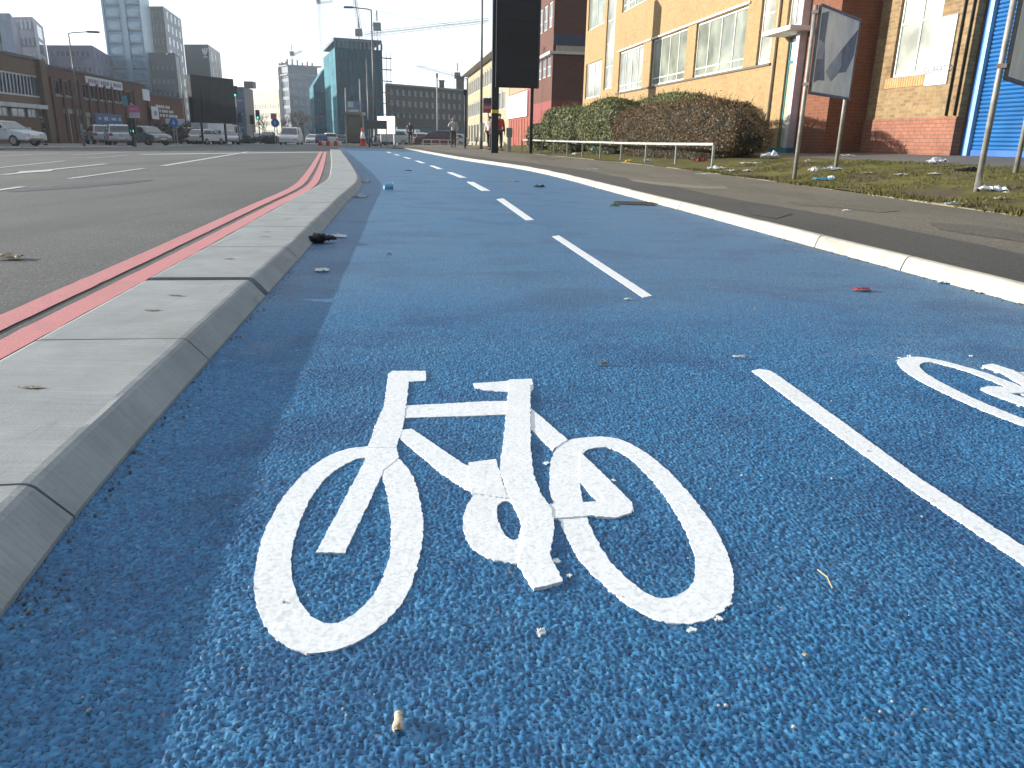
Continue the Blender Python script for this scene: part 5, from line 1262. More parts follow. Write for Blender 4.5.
# ---- tower cranes
m_cr = M('crane_steel', (.22, .25, .28), .5, .1); m_cr2 = M('crane_steel_pale', (.42, .45, .48), .5, .1)
def lattice(mb, a, b_, w, n, r=.09):
    a, b_ = Vector(a), Vector(b_); d = (b_ - a).normalized(); e = d.orthogonal().normalized(); g = d.cross(e)
    cs = [(e + g) * w / 2, (e - g) * w / 2, (-e - g) * w / 2, (-e + g) * w / 2]
    for q in cs: mb.bar(a + q, b_ + q, r)
    for i in range(n):
        t0, t1 = a + (b_ - a) * i / n, a + (b_ - a) * (i + 1) / n
        for k in range(4): mb.bar(t0 + cs[k], t1 + cs[(k + 1) % 4], r * .55)
def crane(label, px, Y, ytop, jib, mat, r=.09, zb=-.4):
    b0 = at(px, 120, Y); zt = at(px, ytop, Y).z
    root = thing('tower_crane', label, 'crane', (b0.x, Y, zb), 0, 'tower cranes on the skyline'); base = Vector((b0.x, Y, zb))
    mb = MB(); lattice(mb, (0, 0, 0), (0, 0, zt - zb), 1.1, 16, r * .8); mb.build('mast', mat, root)
    mb = MB(); mb.box(-.8, .8, -.7, .7, zt - zb + .05, zt - zb + 1.7); mb.build('cab', M('crane_cab', (.15, .17, .19), .5), root)
    (x1, y1), (x2, y2) = jib; p, q = at(x1, y1, Y) - base, at(x2, y2, Y) - base
    mb = MB(); lattice(mb, p, q, .7, 16, r * .65); mb.build('jib', mat, root)
    top = Vector((0, 0, zt - zb + 4.2))
    mb = MB(); mb.bar((0, 0, zt - zb + 2), top, .25); mb.bar(top, p.lerp(q, .7), .06); mb.bar(top, p.lerp(q, .05), .06); mb.build('tie', mat, root)
    return root
crane('pale thin crane mast reaching the top of the photo above the construction tower', 324.5, 380, 4, ((320, 3), (333, 1.5)), m_cr2, .12)
crane('crane beside the netted building with a long jib pointing right over the street', 380, 190, 31, ((364, 34.5), (489, 20.5)), m_cr, .10)
crane('crane behind the netted building with its jib raised steeply to the left', 362, 210, 36.5, ((361, 36), (352.5, -14)), m_cr, .12)
crane('far crane with a gently sloping jib above the long dark brick building', 457.5, 230, 79, ((416, 66), (466, 79)), m_cr, .12)
crane('tiny crane on top of the concrete tower under construction', 296, 336, 56, ((293, 55), (302, 51)), m_cr, .12)
# ================================================================== VEHICLES
m_tyre = M('tyre_rubber', (.018, .018, .019), .85); m_rim = M('alloy_rim', (.20, .205, .21), .4, .1, 5, .5)
m_cglass = glassm('car_glass', (.025, .035, .045), .05); m_hl = M('headlamp', (.55, .57, .58), .15); m_tl = M('tail_lamp', (.35, .02, .015), .25)
m_plate = M('number_plate', (.62, .60, .45), .5, .05); m_blackp = M('black_trim', (.02, .02, .022), .6)
CARP = {'saloon': (4.5, 1.76, [(2.25, .34), (2.24, .62), (2.05, .80), (1.25, .93), (-1.55, .97), (-2.15, .92), (-2.25, .66), (-2.22, .34)], [(1.20, .93), (.42, 1.40), (-.55, 1.46), (-1.05, 1.40), (-1.72, .97)]),
        'hatch': (4.0, 1.72, [(2.0, .34), (1.99, .64), (1.82, .82), (1.08, .95), (-1.75, 1.0), (-1.98, .85), (-2.0, .5), (-1.95, .34)], [(1.05, .95), (.35, 1.44), (-.7, 1.52), (-1.45, 1.45), (-1.85, 1.0)]),
        'suv': (4.4, 1.82, [(2.2, .38), (2.19, .75), (2.0, .95), (1.15, 1.08), (-1.95, 1.12), (-2.18, .95), (-2.2, .6), (-2.15, .38)], [(1.1, 1.08), (.45, 1.60), (-.8, 1.68), (-1.7, 1.60), (-2.05, 1.12)]),
        'van': (4.9, 1.95, [(2.45, .36), (2.44, .80), (2.25, 1.02), (1.75, 1.14), (-2.38, 1.14), (-2.42, .36)], [(1.72, 1.14), (.95, 1.86), (.55, 1.95), (-2.2, 1.95), (-2.38, 1.14)])}
def car(name, label, kind, px, Y, yaw, paint, cat='car', group=None, h=None, lights=False):
    L, W, lo, up_ = CARP[kind]; p = at(px, 140, Y); X = p.x
    z = zroad(X, Y)
    if X < lked(Y): z = zfp(Y)
    root = thing(name, label, cat, (X, Y, z), math.radians(yaw), group)
    mb = MB(); hw = W / 2; n = len(lo)
    mb.add([(x, -hw, zz) for x, zz in lo] + [(x, hw, zz) for x, zz in lo], [list(range(n)), list(range(n, 2*n))[::-1]] + [(i, n + i, n + (i+1) % n, (i+1) % n) for i in range(n)])
    k = len(up_); zt = max(zz for _, zz in up_); zb = up_[0][1]
    tw = lambda zz: hw - .04 - .17 * (zz - zb) / (zt - zb)
    mb.add([(x, -tw(zz), zz - .002) for x, zz in up_] + [(x, tw(zz), zz - .002) for x, zz in up_], [list(range(k)), list(range(k, 2*k))[::-1]] + [(i, k + i, k + (i+1) % k, (i+1) % k) for i in range(k)])
    mb.build('body', paint, root, bevel=.045)
    def pane(nm, pts): g = MB(); g.face(pts); g.build(nm, m_cglass, root)
    def slopep(i, j, f0, f1, o):
        (x0, z0), (x1, z1) = up_[i], up_[j]; out = []
        nx, nz = (z1 - z0), -(x1 - x0); l = math.hypot(nx, nz); nx, nz = -nx / l, -nz / l
        if nz < 0: nx, nz = -nx, -nz
        for f, s in ((f0, -1), (f0, 1), (f1, 1), (f1, -1)):
            x, zz = x0 + (x1 - x0) * f, z0 + (z1 - z0) * f; out.append((x + nx * o, s * (tw(zz) - .07), zz + nz * o))
        return out
    pane('windscreen', slopep(0, 1, .08, .93, .014))
    pane('rear_window', slopep(k - 1, k - 2, .12, .9, .014))
    for s in (-1, 1):
        if kind == 'van': xs = [(1.45, .62, .55)]
        else:
            xr = up_[-1][0] + .25; xs = [(up_[0][0] - .22, up_[1][0] - .08, -.12), (-.2, None, xr)]
        for q, (xa, xm, xe) in enumerate(xs):
            z0, z1 = zb + .06, zt - .14
            if q == 0: pts = [(xa, z0), (xe, z0), (xe, z1), (xm, z1)]
            else: pts = [(xa, z0), (xe, z0), (xe + .38, z1), (xa, z1)]
            g = MB(); g.face([(x, s * (tw(zz) + .012), zz) for x, zz in pts]); g.build('side_window', m_cglass, root)
    wx = (L / 2 - .82, -L / 2 + .78)
    for x in wx:
        for s in (-1, 1):
            g = MB(); g.lathe([(.20, -.10), (.30, -.11), (.325, -.06), (.325, .06), (.30, .11), (.20, .10)], (x, s * (hw - .09), .325), 20, 0, 'y'); t = g.build('wheel', m_tyre, root, True)
            g = MB(); g.lathe([(.05, -.115), (.20, -.118), (.205, -.09), (.205, .09), (.20, .118), (.05, .115)], (x, s * (hw - .09), .325), 14, 0, 'y'); g.build('rim', m_rim, t)
    fx, rx = lo[1][0], lo[-2][0]
    for s in (-1, 1):
        g = MB(); g.box(fx - .16, fx + .012, s * (hw - .28) - .2, s * (hw - .28) + .2, .60, .74); g.build('headlight', m_hl, root, bevel=.02)
        g = MB(); g.box(rx - .012, rx + .1, s * (hw - .16) - .12, s * (hw - .16) + .12, .68, .90); g.build('tail_light', m_tl, root, bevel=.02)
        g = MB(); g.box(up_[0][0] - .3, up_[0][0] - .12, s * (hw + .09) - .08, s * (hw + .09) + .08, zb - .02, zb + .14); g.build('mirror', paint, root, bevel=.02)
    for x in (fx + .002, rx - .018):
        g = MB(); g.box(x, x + .016, -.26, .26, .46, .57); g.build('number_plate', m_plate, root)
    g = MB(); g.box(fx - .05, fx + .008, -.55, .55, .36, .45); g.build('grille', m_blackp, root)
    return root
sil = M('paint_silver', (.40, .43, .47), .3, .015, 1, .3); wht = M('paint_white', (.62, .63, .63), .3, .015, 1); blk = M('paint_black', (.02, .021, .024), .25, .1, 2); gry = M('paint_grey', (.13, .15, .17), .3, .02, 1, .3)
blu = M('paint_blue', (.03, .07, .20), .3, .1, 2); dred = M('paint_dark_red', (.10, .02, .02), .3, .1, 2)
GC = 'vehicles around the junction'
car('parked_car', 'silver saloon parked side-on at the left edge of the photo', 'saloon', 4, 48.5, -10, sil, group=GC)
car('parked_car', 'silver hatchback with its tail towards the street, left one of the touching pair', 'hatch', 101, 66, 128, sil, group=GC)
car('parked_car', 'silver hatchback seen from behind, right one of the pair by the blue shop sign', 'hatch', 119, 62, 122, sil, group=GC)
car('parked_car', 'grey car with a pale bonnet half hidden behind the traffic light pole', 'hatch', 148, 66, -30, gry, group=GC)
car('parked_car', 'dark car with a white tailgate parked in front of the white box trucks', 'suv', 193, 86, 95, dred, group=GC)
car('van', 'white van driving towards the camera in the middle of the road', 'van', 291.5, 88, -82, wht, 'van', GC)
car('car', 'small white car following to the right of the oncoming white van', 'hatch', 313, 130, -85, wht, group=GC)
car('car', 'small pale car waiting left of the oncoming van, below the traffic lights', 'hatch', 259, 125, -75, sil, group=GC)
car('parked_car', 'silver estate car behind the walking person in dark clothes', 'suv', 394, 92, 168, sil, group=GC)
car('parked_car', 'dark red and black car behind the white guard rail', 'suv', 437, 84, 172, dred, group=GC)
car('parked_car', 'white car half hidden between the person in dark clothes and the dark red car', 'hatch', 417, 96, 170, wht, group=GC)
for px, Y_, yw, m_, k_, t in ((207, 84, 75, wht, 'hatch', 'white car with its tail to the road in front of the left box truck'), (228, 88, -60, sil, 'hatch', 'silver car under the right edge of the wide black billboard'), (268, 118, -80, gry, 'suv', 'grey car waiting in the side road left of the oncoming van'), (381, 97, 170, blu, 'hatch', 'dark blue car behind the white hoarding'), (452, 98, 172, sil, 'hatch', 'pale car behind the person raising a hand')):
    car('parked_car', t, k_, px, Y_, yw, m_, group=GC)
for i, (px, m, t) in enumerate(((322, blu, 'blue car at the left end of the distant queue above the red and white barrier'), (330, wht, 'white car second from the left in the distant queue'), (338, gry, 'grey car right of the white one in the distant queue'), (345, sil, 'silver car at the right end of the distant queue by the bus shelter'))):
    car('car', t, 'suv' if i == 1 else 'hatch', px, 118 + i * 2, 100 + 10 * i, m, group=GC)
car('van', 'white van parked beyond the silver estate car', 'van', 402, 104, 165, wht, 'van', GC)
def truck(label, px, Y, yaw):
    p = at(px, 140, Y); root = thing('box_truck', label, 'truck', (p.x, Y, zroad(p.x, Y)), math.radians(yaw), 'white box trucks under the billboard')
    mb = MB(); mb.box(-3.2, 1.2, -1.05, 1.05, .75, 2.75); mb.build('cargo_box', M('truck_white', (.60, .60, .62), .45, .08, 1), root, bevel=.03)
    mb = MB(); mb.xprism([(1.23, .5), (3.0, .5), (3.05, 1.15), (2.55, 2.05), (1.23, 2.15)], -.98, .98); mb.build('cab', wht, root, bevel=.05)
    g = MB(); g.face([(3.02, -.85, 1.26), (3.02, .85, 1.26), (2.58, .8, 2.02), (2.58, -.8, 2.02)]); g.build('windscreen', m_cglass, root)
    for s in (-1, 1): g = MB(); g.face([(1.6, s * .985, 1.2), (2.8, s * .985, 1.2), (2.45, s * .985, 1.95), (1.6, s * .985, 1.95)]); g.build('side_window', m_cglass, root)
    mb = MB(); mb.box(-3.2, 1.2, -.5, .5, .5, .74); mb.build('chassis', m_blackp, root)
    for x in (2.2, -2.1):
        for s in (-1, 1):
            g = MB(); g.lathe([(.2, -.12), (.38, -.13), (.40, 0), (.38, .13), (.2, .12)], (x, s * .9, .40), 18, 0, 'y'); t = g.build('wheel', m_tyre, root, True)
            g = MB(); g.lathe([(.05, -.135), (.19, -.137), (.19, .137), (.05, .135)], (x, s * .9, .40), 12, 0, 'y'); g.build('rim', m_rim, t)
    g = MB(); g.box(2.95, 3.07, -.9, .9, .55, .72); g.build('bumper', m_blackp, root)
truck('white box truck side-on behind the dark car, left one under the black billboard', 197, 96, 20)
truck('white box truck showing its rear, right one under the black billboard', 219, 90, 75)
# ================================================================== STREET FURNITURE, LEFT AND MIDDLE
def zat(X, Y): return zfp(Y) if X < lked(Y) else (zroad(X, Y) if X < kback(Y) or Y > 62 else (.1 if Y > 47 else 0))
def stand(px, Y): p = at(px, 140, Y); return (p.x, Y, zat(p.x, Y))
lamp_post('street lamp on the left pavement in front of the rust brick works, arm pointing right', stand(83.5, 52), at(71.5, 31, 52).z + .2, math.radians(12), 1.1, .06)
lamp_post('plain street lamp column between the red warehouse and the wide black billboard', stand(187.5, 84), at(182, 53, 84).z + .2, PI, .5, .07)
lamp_post('tall street lamp at the end of the blue track, arm pointing left', stand(375.3, 58), at(374, 13, 58).z + .1, PI, 1.25, .075)
for px, y0, t in ((369.2, 60, 'plain tall post just left of the tall lamp at the end of the track'), ):
    s = stand(px, 64); po = thing('plain_post', t, 'post', s); mb = MB(); mb.tube([(0, 0, -.1), (0, 0, at(px, y0, 64).z - s[2])], .055, 8); mb.build('post', m_lpost, po, True); mb = MB(); mb.lathe([(.02, 0), (.07, .02), (.05, .09), (.01, .12)], (0, 0, at(px, y0, 64).z - s[2]), 8); mb.build('cap', m_lpost, po)
s = stand(437.5, 100); po = thing('vent_pipe', 'tall thin pale pole rising in front of the long dark brick building', 'pole', s); mb = MB(); mb.tube([(0, 0, -.1), (0, 0, at(437.5, 75, 100).z)], .09, 8); mb.build('post', m_stone, po, True); mb = MB(); mb.lathe([(.12, 0), (.14, .3), (.1, .5)], (0, 0, at(437.5, 75, 100).z), 8); mb.build('cap', m_cope, po)
m_sig = M('signal_black', (.015, .016, .018), .5); m_green = None
def lens(name, col, e):
    k = NT(name); k.b.inputs['Base Color'].default_value = (*col, 1); k.b.inputs['Emission Color'].default_value = (*col, 1); k.b.inputs['Emission Strength'].default_value = e; return k.m
m_gl = lens('green_signal', (.05, .75, .45), 1.2); m_off = M('unlit_lens', (.05, .02, .02), .3)
def signal(label, px, Y, yhead, lit, hh=1.05):
    s = stand(px, Y); zt = at(px, yhead, Y).z - s[2]
    root = thing('traffic_light', label, 'traffic light', s, 0, 'traffic lights at the junction')
    mb = MB(); mb.tube([(0, 0, -.1), (0, 0, zt - .05)], .06, 8); mb.build('post', m_lpost, root, True)
    mb = MB(); mb.box(-.24, .24, -.26, -.07, zt - hh, zt); hd = mb.build('signal_head', m_sig, root, bevel=.02)
    for k in range(3):
        mb = MB(); mb.lathe([(.02, -.262), (.11, -.268), (.11, -.255)], (0, 0, zt - .18 - k * .34), 12, 0, 'y'); mb.build('lens', m_gl if (lit and k == 2) else m_off, hd)
        mb = MB(); mb.box(-.13, .13, -.40, -.262, zt - .06 - k * .34, zt - .045 - k * .34); mb.build('visor', m_sig, hd)
signal('traffic light with a pale post beside the pink sale boards at the left', 135, 56, 118, True)
signal('traffic light on a taller post with a green lamp right of the wide black billboard', 239.5, 80, 86, True, 1.0)
signal('low traffic light with a dark head just right of the black billboard foot', 241.5, 92, 113, False)
signal('traffic light with a dark head left of the beige block foot', 254, 98, 115, False)
signal('traffic light in the median right of the blue block', 260, 96, 110, True)
s = stand(133, 55.5); sb = thing('sale_board', 'pink and white pair of sale boards on a dark post before the rust brick works', 'sign', s)
mb = MB(); mb.box(-.05, .05, -.05, .05, -.1, at(133, 96, 55.5).z); mb.build('post', m_dark, sb)
for y0, y1, m, nm in ((112, 105.5, M('sale_pink', (.50, .08, .22), .5), 'panel'), (118, 112.5, M('sale_lilac', (.5, .36, .45), .5), 'panel')):
    z0, z1 = at(138, y0, 55.5).z - s[2], at(138, y1, 55.5).z - s[2]; mb = MB(); mb.box(-.02, .72, -.09, -.06, z0, z1); pn = mb.build(nm, m, sb)
    mb = MB()
    for i in range(4): mb.box(.08 + i * .15, .18 + i * .15, -.097, -.0905, z0 + (z1 - z0) * .3, z0 + (z1 - z0) * .6)
    mb.build('lettering', M('sale_letter', (.45, .3, .32), .5), pn)
mb = MB(); mb.box(-.35, -.02, -.09, -.06, at(131, 106, 55.5).z - s[2], at(131, 96, 55.5).z - s[2]); mb.build('panel', M('sale_teal', (.08, .22, .30), .5), sb)
def roundsign(label, px, Y, yc, r):
    s = stand(px, Y); z = at(px, yc, Y).z - s[2]; root = thing('road_sign', label, 'road sign', s, 0, 'round blue road signs')
    for dx in (-.12, .12): mb = MB(); mb.tube([(dx, 0, -.1), (dx, 0, z)], .035, 6); mb.build('post', M('sign_post_pale', (.36, .36, .33), .6), root)
    mb = MB(); mb.lathe([(.01, -.09), (r, -.09), (r, -.06), (.01, -.06)], (0, 0, z), 24, 0, 'y'); fc_ = mb.build('disc', M('sign_disc_blue', (.03, .16, .45), .4, .08), root)
    mb = MB(); mb.add([(-.05, -.094, z + .2), (.05, -.094, z + .2), (.05, -.094, z - .02), (.15, -.094, z - .02), (0, -.094, z - .22), (-.15, -.094, z - .02), (-.05, -.094, z - .02)], [(0, 1, 2, 6), (5, 3, 4)]); mb.build('arrow', M('sign_arrow', (.5, .55, .6), .4), fc_)
roundsign('round blue road sign on pale posts in front of the red warehouse', 176, 72, 122.5, .38)
roundsign('round blue road sign below a small red sign left of the oncoming van', 276.5, 84, 123, .42)
s = stand(275.5, 85); rs = thing('road_sign', 'small red sign above the round blue sign near the beige block', 'road sign', s)
mb = MB(); mb.tube([(0, 0, -.1), (0, 0, at(275, 113, 85).z)], .035, 6); mb.build('post', M('sign_post_pale', (.36, .36, .33), .6), rs)
z = at(275.5, 116.5, 85).z - s[2]; mb = MB(); mb.box(-.3, .3, -.09, -.06, z - .3, z + .3); mb.build('panel', M('sign_pinkred', (.45, .14, .16), .5), rs)
# bus shelter with its flag and screens
Y = 62; s = stand(354.5, Y); bs = thing('bus_shelter', 'glass bus shelter with a dark frame beside the tall red and white cone', 'bus shelter', s)
x0, x1 = at(346.5, 140, Y).x - s[0], at(363.5, 140, Y).x - s[0]; zt = at(354, 115, Y).z - s[2]
mb = MB(); mb.box(x0 - .08, x1 + .1, -.9, .7, zt, zt + .2); mb.build('roof', M('shelter_roof', (.22, .20, .17), .6), bs)
for x in (x0, x1): mb = MB(); mb.box(x - .05, x + .05, -.05, .05, -.05, zt - .002); mb.build('post', M('shelter_post_pale', (.38, .40, .38), .5), bs)
mb = MB(); mb.box(x0 + .053, x1 - .053, -.02, .02, .12, zt - .12); mb.build('glass_panel', glassm('shelter_glass', (.035, .035, .05), .08), bs)
for z in (.06, zt - .11): mb = MB(); mb.box(x0 + .053, x1 - .053, -.03, .03, z, z + .06); mb.build('frame', m_dark, bs)
mb = MB(); mb.box(x0 + .1, x1 - .1, .08, .4, .45, .5); mb.build('bench', M('bench_red', (.18, .03, .03), .5), bs)
Y = 66; s = stand(354, Y); vs = thing('gantry_sign', 'pale blue and white information board between two posts behind the bus shelter', 'sign', s)
xa, xb = at(346.5, 120, Y).x - s[0], at(361, 120, Y).x - s[0]
for x, yt in ((xa, 88), (xb, 79)): mb = MB(); mb.tube([(x, 0, -.1), (x, 0, at(354, yt, Y).z - s[2])], .05, 8); mb.build('post', M('shelter_post_pale', (.38, .40, .38), .5), vs)
z0, z1 = at(354, 113, Y).z - s[2], at(354, 101, Y).z - s[2]
mb = MB(); mb.box(xa + .06, xb - .06, -.05, .02, z0, z1); pn = mb.build('panel', M('board_blue', (.14, .22, .34), .5), vs)
mb = MB(); mb.box(xa + .16, xa + .62, -.06, -.0505, z0 + .42, z1 - .06); mb.build('notice', M('board_white', (.5, .54, .58), .5), pn)
mb = MB(); mb.box(xa + .16, xb - .12, -.06, -.0505, z0 + .06, z0 + .26); mb.build('notice', M('board_white', (.5, .54, .58), .5), pn)
# white board and dark sign at the end of the track
Y = 70; s = stand(386, Y); wb = thing('white_hoarding', 'large blank white hoarding behind the tall street lamp', 'hoarding', s)
xa, xb = at(376.5, 125, Y).x - s[0], at(396.5, 125, Y).x - s[0]; z0, z1 = at(386, 134, Y).z - s[2], at(386, 116.2, Y).z - s[2]
k_ = M('blank_white', (.80, .80, .80), .6, .03)
mb = MB(); mb.xprism([(xa, z0), (xb, z0), (xb, z1), (xa, z1)], -.05, .05); pn = mb.build('panel', k_, wb); wb.rotation_euler = (0, 0, math.radians(-38)); wb.scale = (1.25, 1, 1)
for x in (xa + .2, xb - .2): mb = MB(); mb.box(x - .06, x + .06, .055, .16, -.1, z1 - .1); mb.build('leg', m_lpost, wb)
Y = 50; s = stand(377, Y); ds = thing('road_sign', 'wide dark grey sign seen from behind on two legs before the white hoarding', 'road sign', s)
xa, xb = at(365.3, 125, Y).x - s[0], at(387, 125, Y).x - s[0]; z0, z1 = at(376, 129, Y).z - s[2], at(376, 120.4, Y).z - s[2]
mb = MB(); mb.box(xa, xb, -.03, 0, z0, z1); mb.build('panel', M('sign_back_grey', (.085, .08, .085), .6, .15, 2), ds)
for x in (at(370.7, 125, Y).x - s[0], at(387, 125, Y).x - s[0] - .06): mb = MB(); mb.tube([(x, .04, -.05), (x, .04, z1 - .03)], .035, 8); mb.build('leg', M('sign_leg', (.10, .13, .11), .6), ds)
for z in (z0 + .08, z1 - .12): mb = MB(); mb.box(xa + .05, xb - .05, .003, .03, z, z + .04); mb.build('rail', m_lpost, ds)
Y = 49; s = stand(362.8, Y); cn = thing('traffic_cone', 'tall narrow red and white traffic cone at the end of the blue track', 'traffic cone', s)
Hc = at(363, 127.8, Y).z - s[2]; m_cone = M('cone_red', (.50, .05, .025), .5)
mb = MB(); mb.box(-.21, .21, -.21, .21, 0, .07); mb.lathe([(.19, .072), (.17, .42), (.13, .43)], (0, 0, 0), 18); mb.build('base', m_cone, cn, bevel=.01)
mb = MB(); mb.lathe([(.16, .432), (.085, Hc * .78)], (0, 0, 0), 18); mb.build('reflective_sleeve', M('sleeve_white', (.65, .65, .63), .4), cn, True)
mb = MB(); mb.lathe([(.085, Hc * .78 + .002), (.05, Hc), (.02, Hc + .01)], (0, 0, 0), 18); mb.build('tip', m_cone, cn, True)
Y = 49.5; s = stand(375.8, Y); sbg = thing('sandbag', 'grey sandbag lying at the foot of the tall street lamp', 'sandbag', s)
mb = MB(); ico(mb, (0, 0, .11), .28, 3, (1.0, .6, .42), .25); mb.build('sack', M('sandbag_grey', (.22, .22, .21), .9, .3, 6), sbg, True)
mb = MB(); mb.tube([(.24, 0, .1), (.31, .01, .13), (.35, .0, .11)], [.05, .02, .05], 8); mb.build('neck', M('sandbag_grey', (.22, .22, .21), .9, .3, 6), sbg, True)
# red and white water barriers
Y = 72
for i in range(6):
    px = 320 + i * 3.8; s = stand(px, Y + i * .3); rbk = thing('road_barrier', ('red' if i % 2 == 0 else 'white') + ' plastic road barrier, %s in the short row before the distant queue' % ('leftmost', 'second from the left', 'third from the left', 'third from the right', 'second from the right', 'rightmost')[i], 'barrier', s, 0, 'red and white road barriers')
    mb = MB(); mb.xprism([(-.16, 0), (.16, 0), (.16, .34), (-.16, .34)], -.22, .22); mb.build('body', m_cone if i % 2 == 0 else M('barrier_white', (.6, .58, .56), .5), rbk, bevel=.04)
    mb = MB(); mb.box(-.15, .15, -.06, .06, .343, .40); mb.build('handle', m_cone if i % 2 == 0 else M('barrier_white', (.6, .58, .56), .5), rbk, bevel=.02)
person('person in dark clothes standing at the pier between the brown and rust brick frontages', stand(46, 54), math.radians(140), 1.72, M('dark_coat', (.03, .035, .035), .7), M('dark_trousers', (.03, .03, .035), .8), M('hair_dark', (.02, .015, .012), .6), 'stand', group=None)
# ---- bare winter trees and dark shrubs
def tree(label, px, Y, h, seed, spread=.5, col='bark'):
    s = stand(px, Y); root = thing('bare_tree', label, 'tree', s, 0, 'bare trees in the middle distance'); rnd = random.Random(seed)
    tr_, cr_ = MB(), MB()
    def grow(p, d, L, r, dep):
        q = p + d * L + Vector((rnd.gauss(0, .06), rnd.gauss(0, .06), 0)) * L
        (tr_ if dep == 0 else cr_).tube([p, (p + q) / 2 + Vector((rnd.gauss(0, .04), rnd.gauss(0, .04), 0)) * L, q], [r, r * .85, r * .66], 5, cap=False)
        if dep >= 5: return
        for _ in range(3 if dep < 4 else 4):
            e = (d + Vector((rnd.gauss(0, spread), rnd.gauss(0, spread), rnd.gauss(.12, .25)))).normalized(); grow(q, e, L * rnd.uniform(.62, .82), r * .62, dep + 1)
    grow(Vector((0, 0, -.1)), Vector((0, 0, 1)), h * .28, h * .022, 0)
    tr_.build('trunk', M(col, (.10, .075, .055), .9), root, True); cr_.build('crown', M(col + '_twig', (.13, .095, .07), .9), root)
for i, (px, Y, h, t) in enumerate(((296, 150, 6.5, 'bare brown tree left of the gap below the construction tower'), (304, 160, 7.5, 'tallest bare brown tree below the construction tower'), (312, 150, 6.5, 'bare brown tree beside the teal annexe'), (266, 140, 5.5, 'thin bare tree in front of the beige block'), (288, 135, 4.5, 'small bare tree just right of the beige block'), (351, 110, 4.0, 'small bare tree seen through the bus shelter posts'))):
    tree(t, px, Y, h, 40 + i)
def shrub(label, px, Y, w, h, seed, m):
    s = stand(px, Y); root = thing('shrub', label, 'shrub', s, 0, 'dark shrubs by the junction'); rnd = random.Random(seed)
    br = MB(); 
    for i in range(9): br.tube([(rnd.gauss(0, .15), rnd.gauss(0, .15), -.05), (rnd.gauss(0, w * .25), rnd.gauss(0, .3), h * .5), (rnd.gauss(0, w * .35), rnd.gauss(0, .5), h * .85)], [.05, .03, .01], 5)
    br.build('stem', M('bark', (.10, .075, .055), .9), root)
    lv = MB()
    for i in range(2600):
        d = Vector((rnd.gauss(0, 1), rnd.gauss(0, 1), rnd.gauss(0, 1))).normalized() * rnd.random() ** .4
        if noise.noise(d * 2.2 + Vector((seed, 0, 0))) < -.25: continue
        p = Vector((d.x * w / 2, d.y * w * .35, h * .52 + d.z * h * .5)); 
        if p.z < .05: continue
        u = Vector((rnd.gauss(0, 1), rnd.gauss(0, 1), rnd.gauss(0, 1))).normalized(); v = u.orthogonal().normalized(); s_ = rnd.uniform(.05, .12)
        lv.face([p - u * s_, p + v * s_ * .5, p + u * s_, p - v * s_ * .5])
    lv.build('leaves', m, root)
m_dsh = leafmat('dark_evergreen', [(.016, .024, .012), (.028, .038, .016), (.022, .022, .014), (.04, .05, .02)], 2)
shrub('dark evergreen shrub in front of the red warehouse behind the round blue sign', 168, 76, 3.8, 1.9, 3, m_dsh)
shrub('dark shrub below the left end of the wide black billboard', 191, 92, 2.6, 2.4, 5, m_dsh)
shrub('low dark scrub on the median below the traffic lights', 272, 100, 4.2, 1.1, 8, m_dsh)
shrub('low scrub left of the oncoming van behind the traffic light posts', 248, 104, 3.6, 1.0, 9, m_dsh)
# ================================================================== LITTER
def crumple(name, label, cat, px, py, wdt, ln, h, mat, seed, z=None, rz=0., flat=.5, n=9, group=None):
    """a thin crumpled sheet resting on the ground"""
    if z is None:
        p = gp(px, py, 0)
        if p.x < kfoot(p.y) - .06: p = ground_hit(px, py); z = p.z + .004
        elif p.x > rfoot(p.y):
            d = ray(px, py); Y = 2.0
            while Y < 60:
                q = EYE + d * (Y / d.y); X = q.x
                z = zpath(X, Y) if X > PE(Y) else zg(X, Y) if X > gedge(Y) + .06 else .083
                if X > rfoot(Y) and q.z <= z: break
                Y += .01
            p = q
        else: z = .002
    else: p = gp(px, py, z)
    mb = MB(); V = []
    for j in range(n + 1):
        for i in range(n + 1):
            u, v = i / n * 2 - 1, j / n * 2 - 1
            q = Vector((u * 1.3 + seed * 3.1, v * 1.3, seed * .7))
            r = .85 + .3 * noise.noise(q * 1.7)
            x, y = u * wdt / 2 * r + wdt * .08 * noise.noise(q * 2 + Vector((9, 0, 0))), v * ln / 2 * r + ln * .08 * noise.noise(q * 2 + Vector((0, 9, 0)))
            e = 1 - flat * max(abs(u), abs(v)) ** 2
            zz = h * max(.04, e * (.55 + .9 * noise.noise(q * 1.9) + .35 * noise.noise(q * 4.5)))
            V.append((x, y, zz))
    W = n + 1; F = [(j*W+i, j*W+i+1, (j+1)*W+i+1, (j+1)*W+i) for j in range(n) for i in range(n)]
    mb.add(V, F); o = mb.build(name, mat)
    so_ = o.modifiers.new('thickness', 'SOLIDIFY'); so_.thickness = .0012; so_.offset = 1
    o.location = (p.x, p.y, z + .001); o.rotation_euler = (0, 0, rz)
    return tag(o, label, cat, group)
pw = M('paper_white', (.66, .67, .66), .7, .15, 30); pg = M('paper_grey', (.42, .43, .42), .8, .2, 25); pb = M('plastic_blue', (.10, .34, .50), .35, .25, 20); pbag = M('plastic_white', (.70, .71, .73), .35, .1, 15)
pr = M('wrapper_red', (.38, .05, .06), .4, .45, 60); py_ = M('wrapper_yellow', (.55, .36, .03), .5, .2, 30); pk = M('cloth_black', (.015, .014, .016), .9, .3, 30); pbr = M('leaf_brown', (.16, .10, .04), .8, .4, 60); pbe = M('card_beige', (.38, .31, .20), .8, .2, 25)
GL = 'litter dropped on and beside the track'
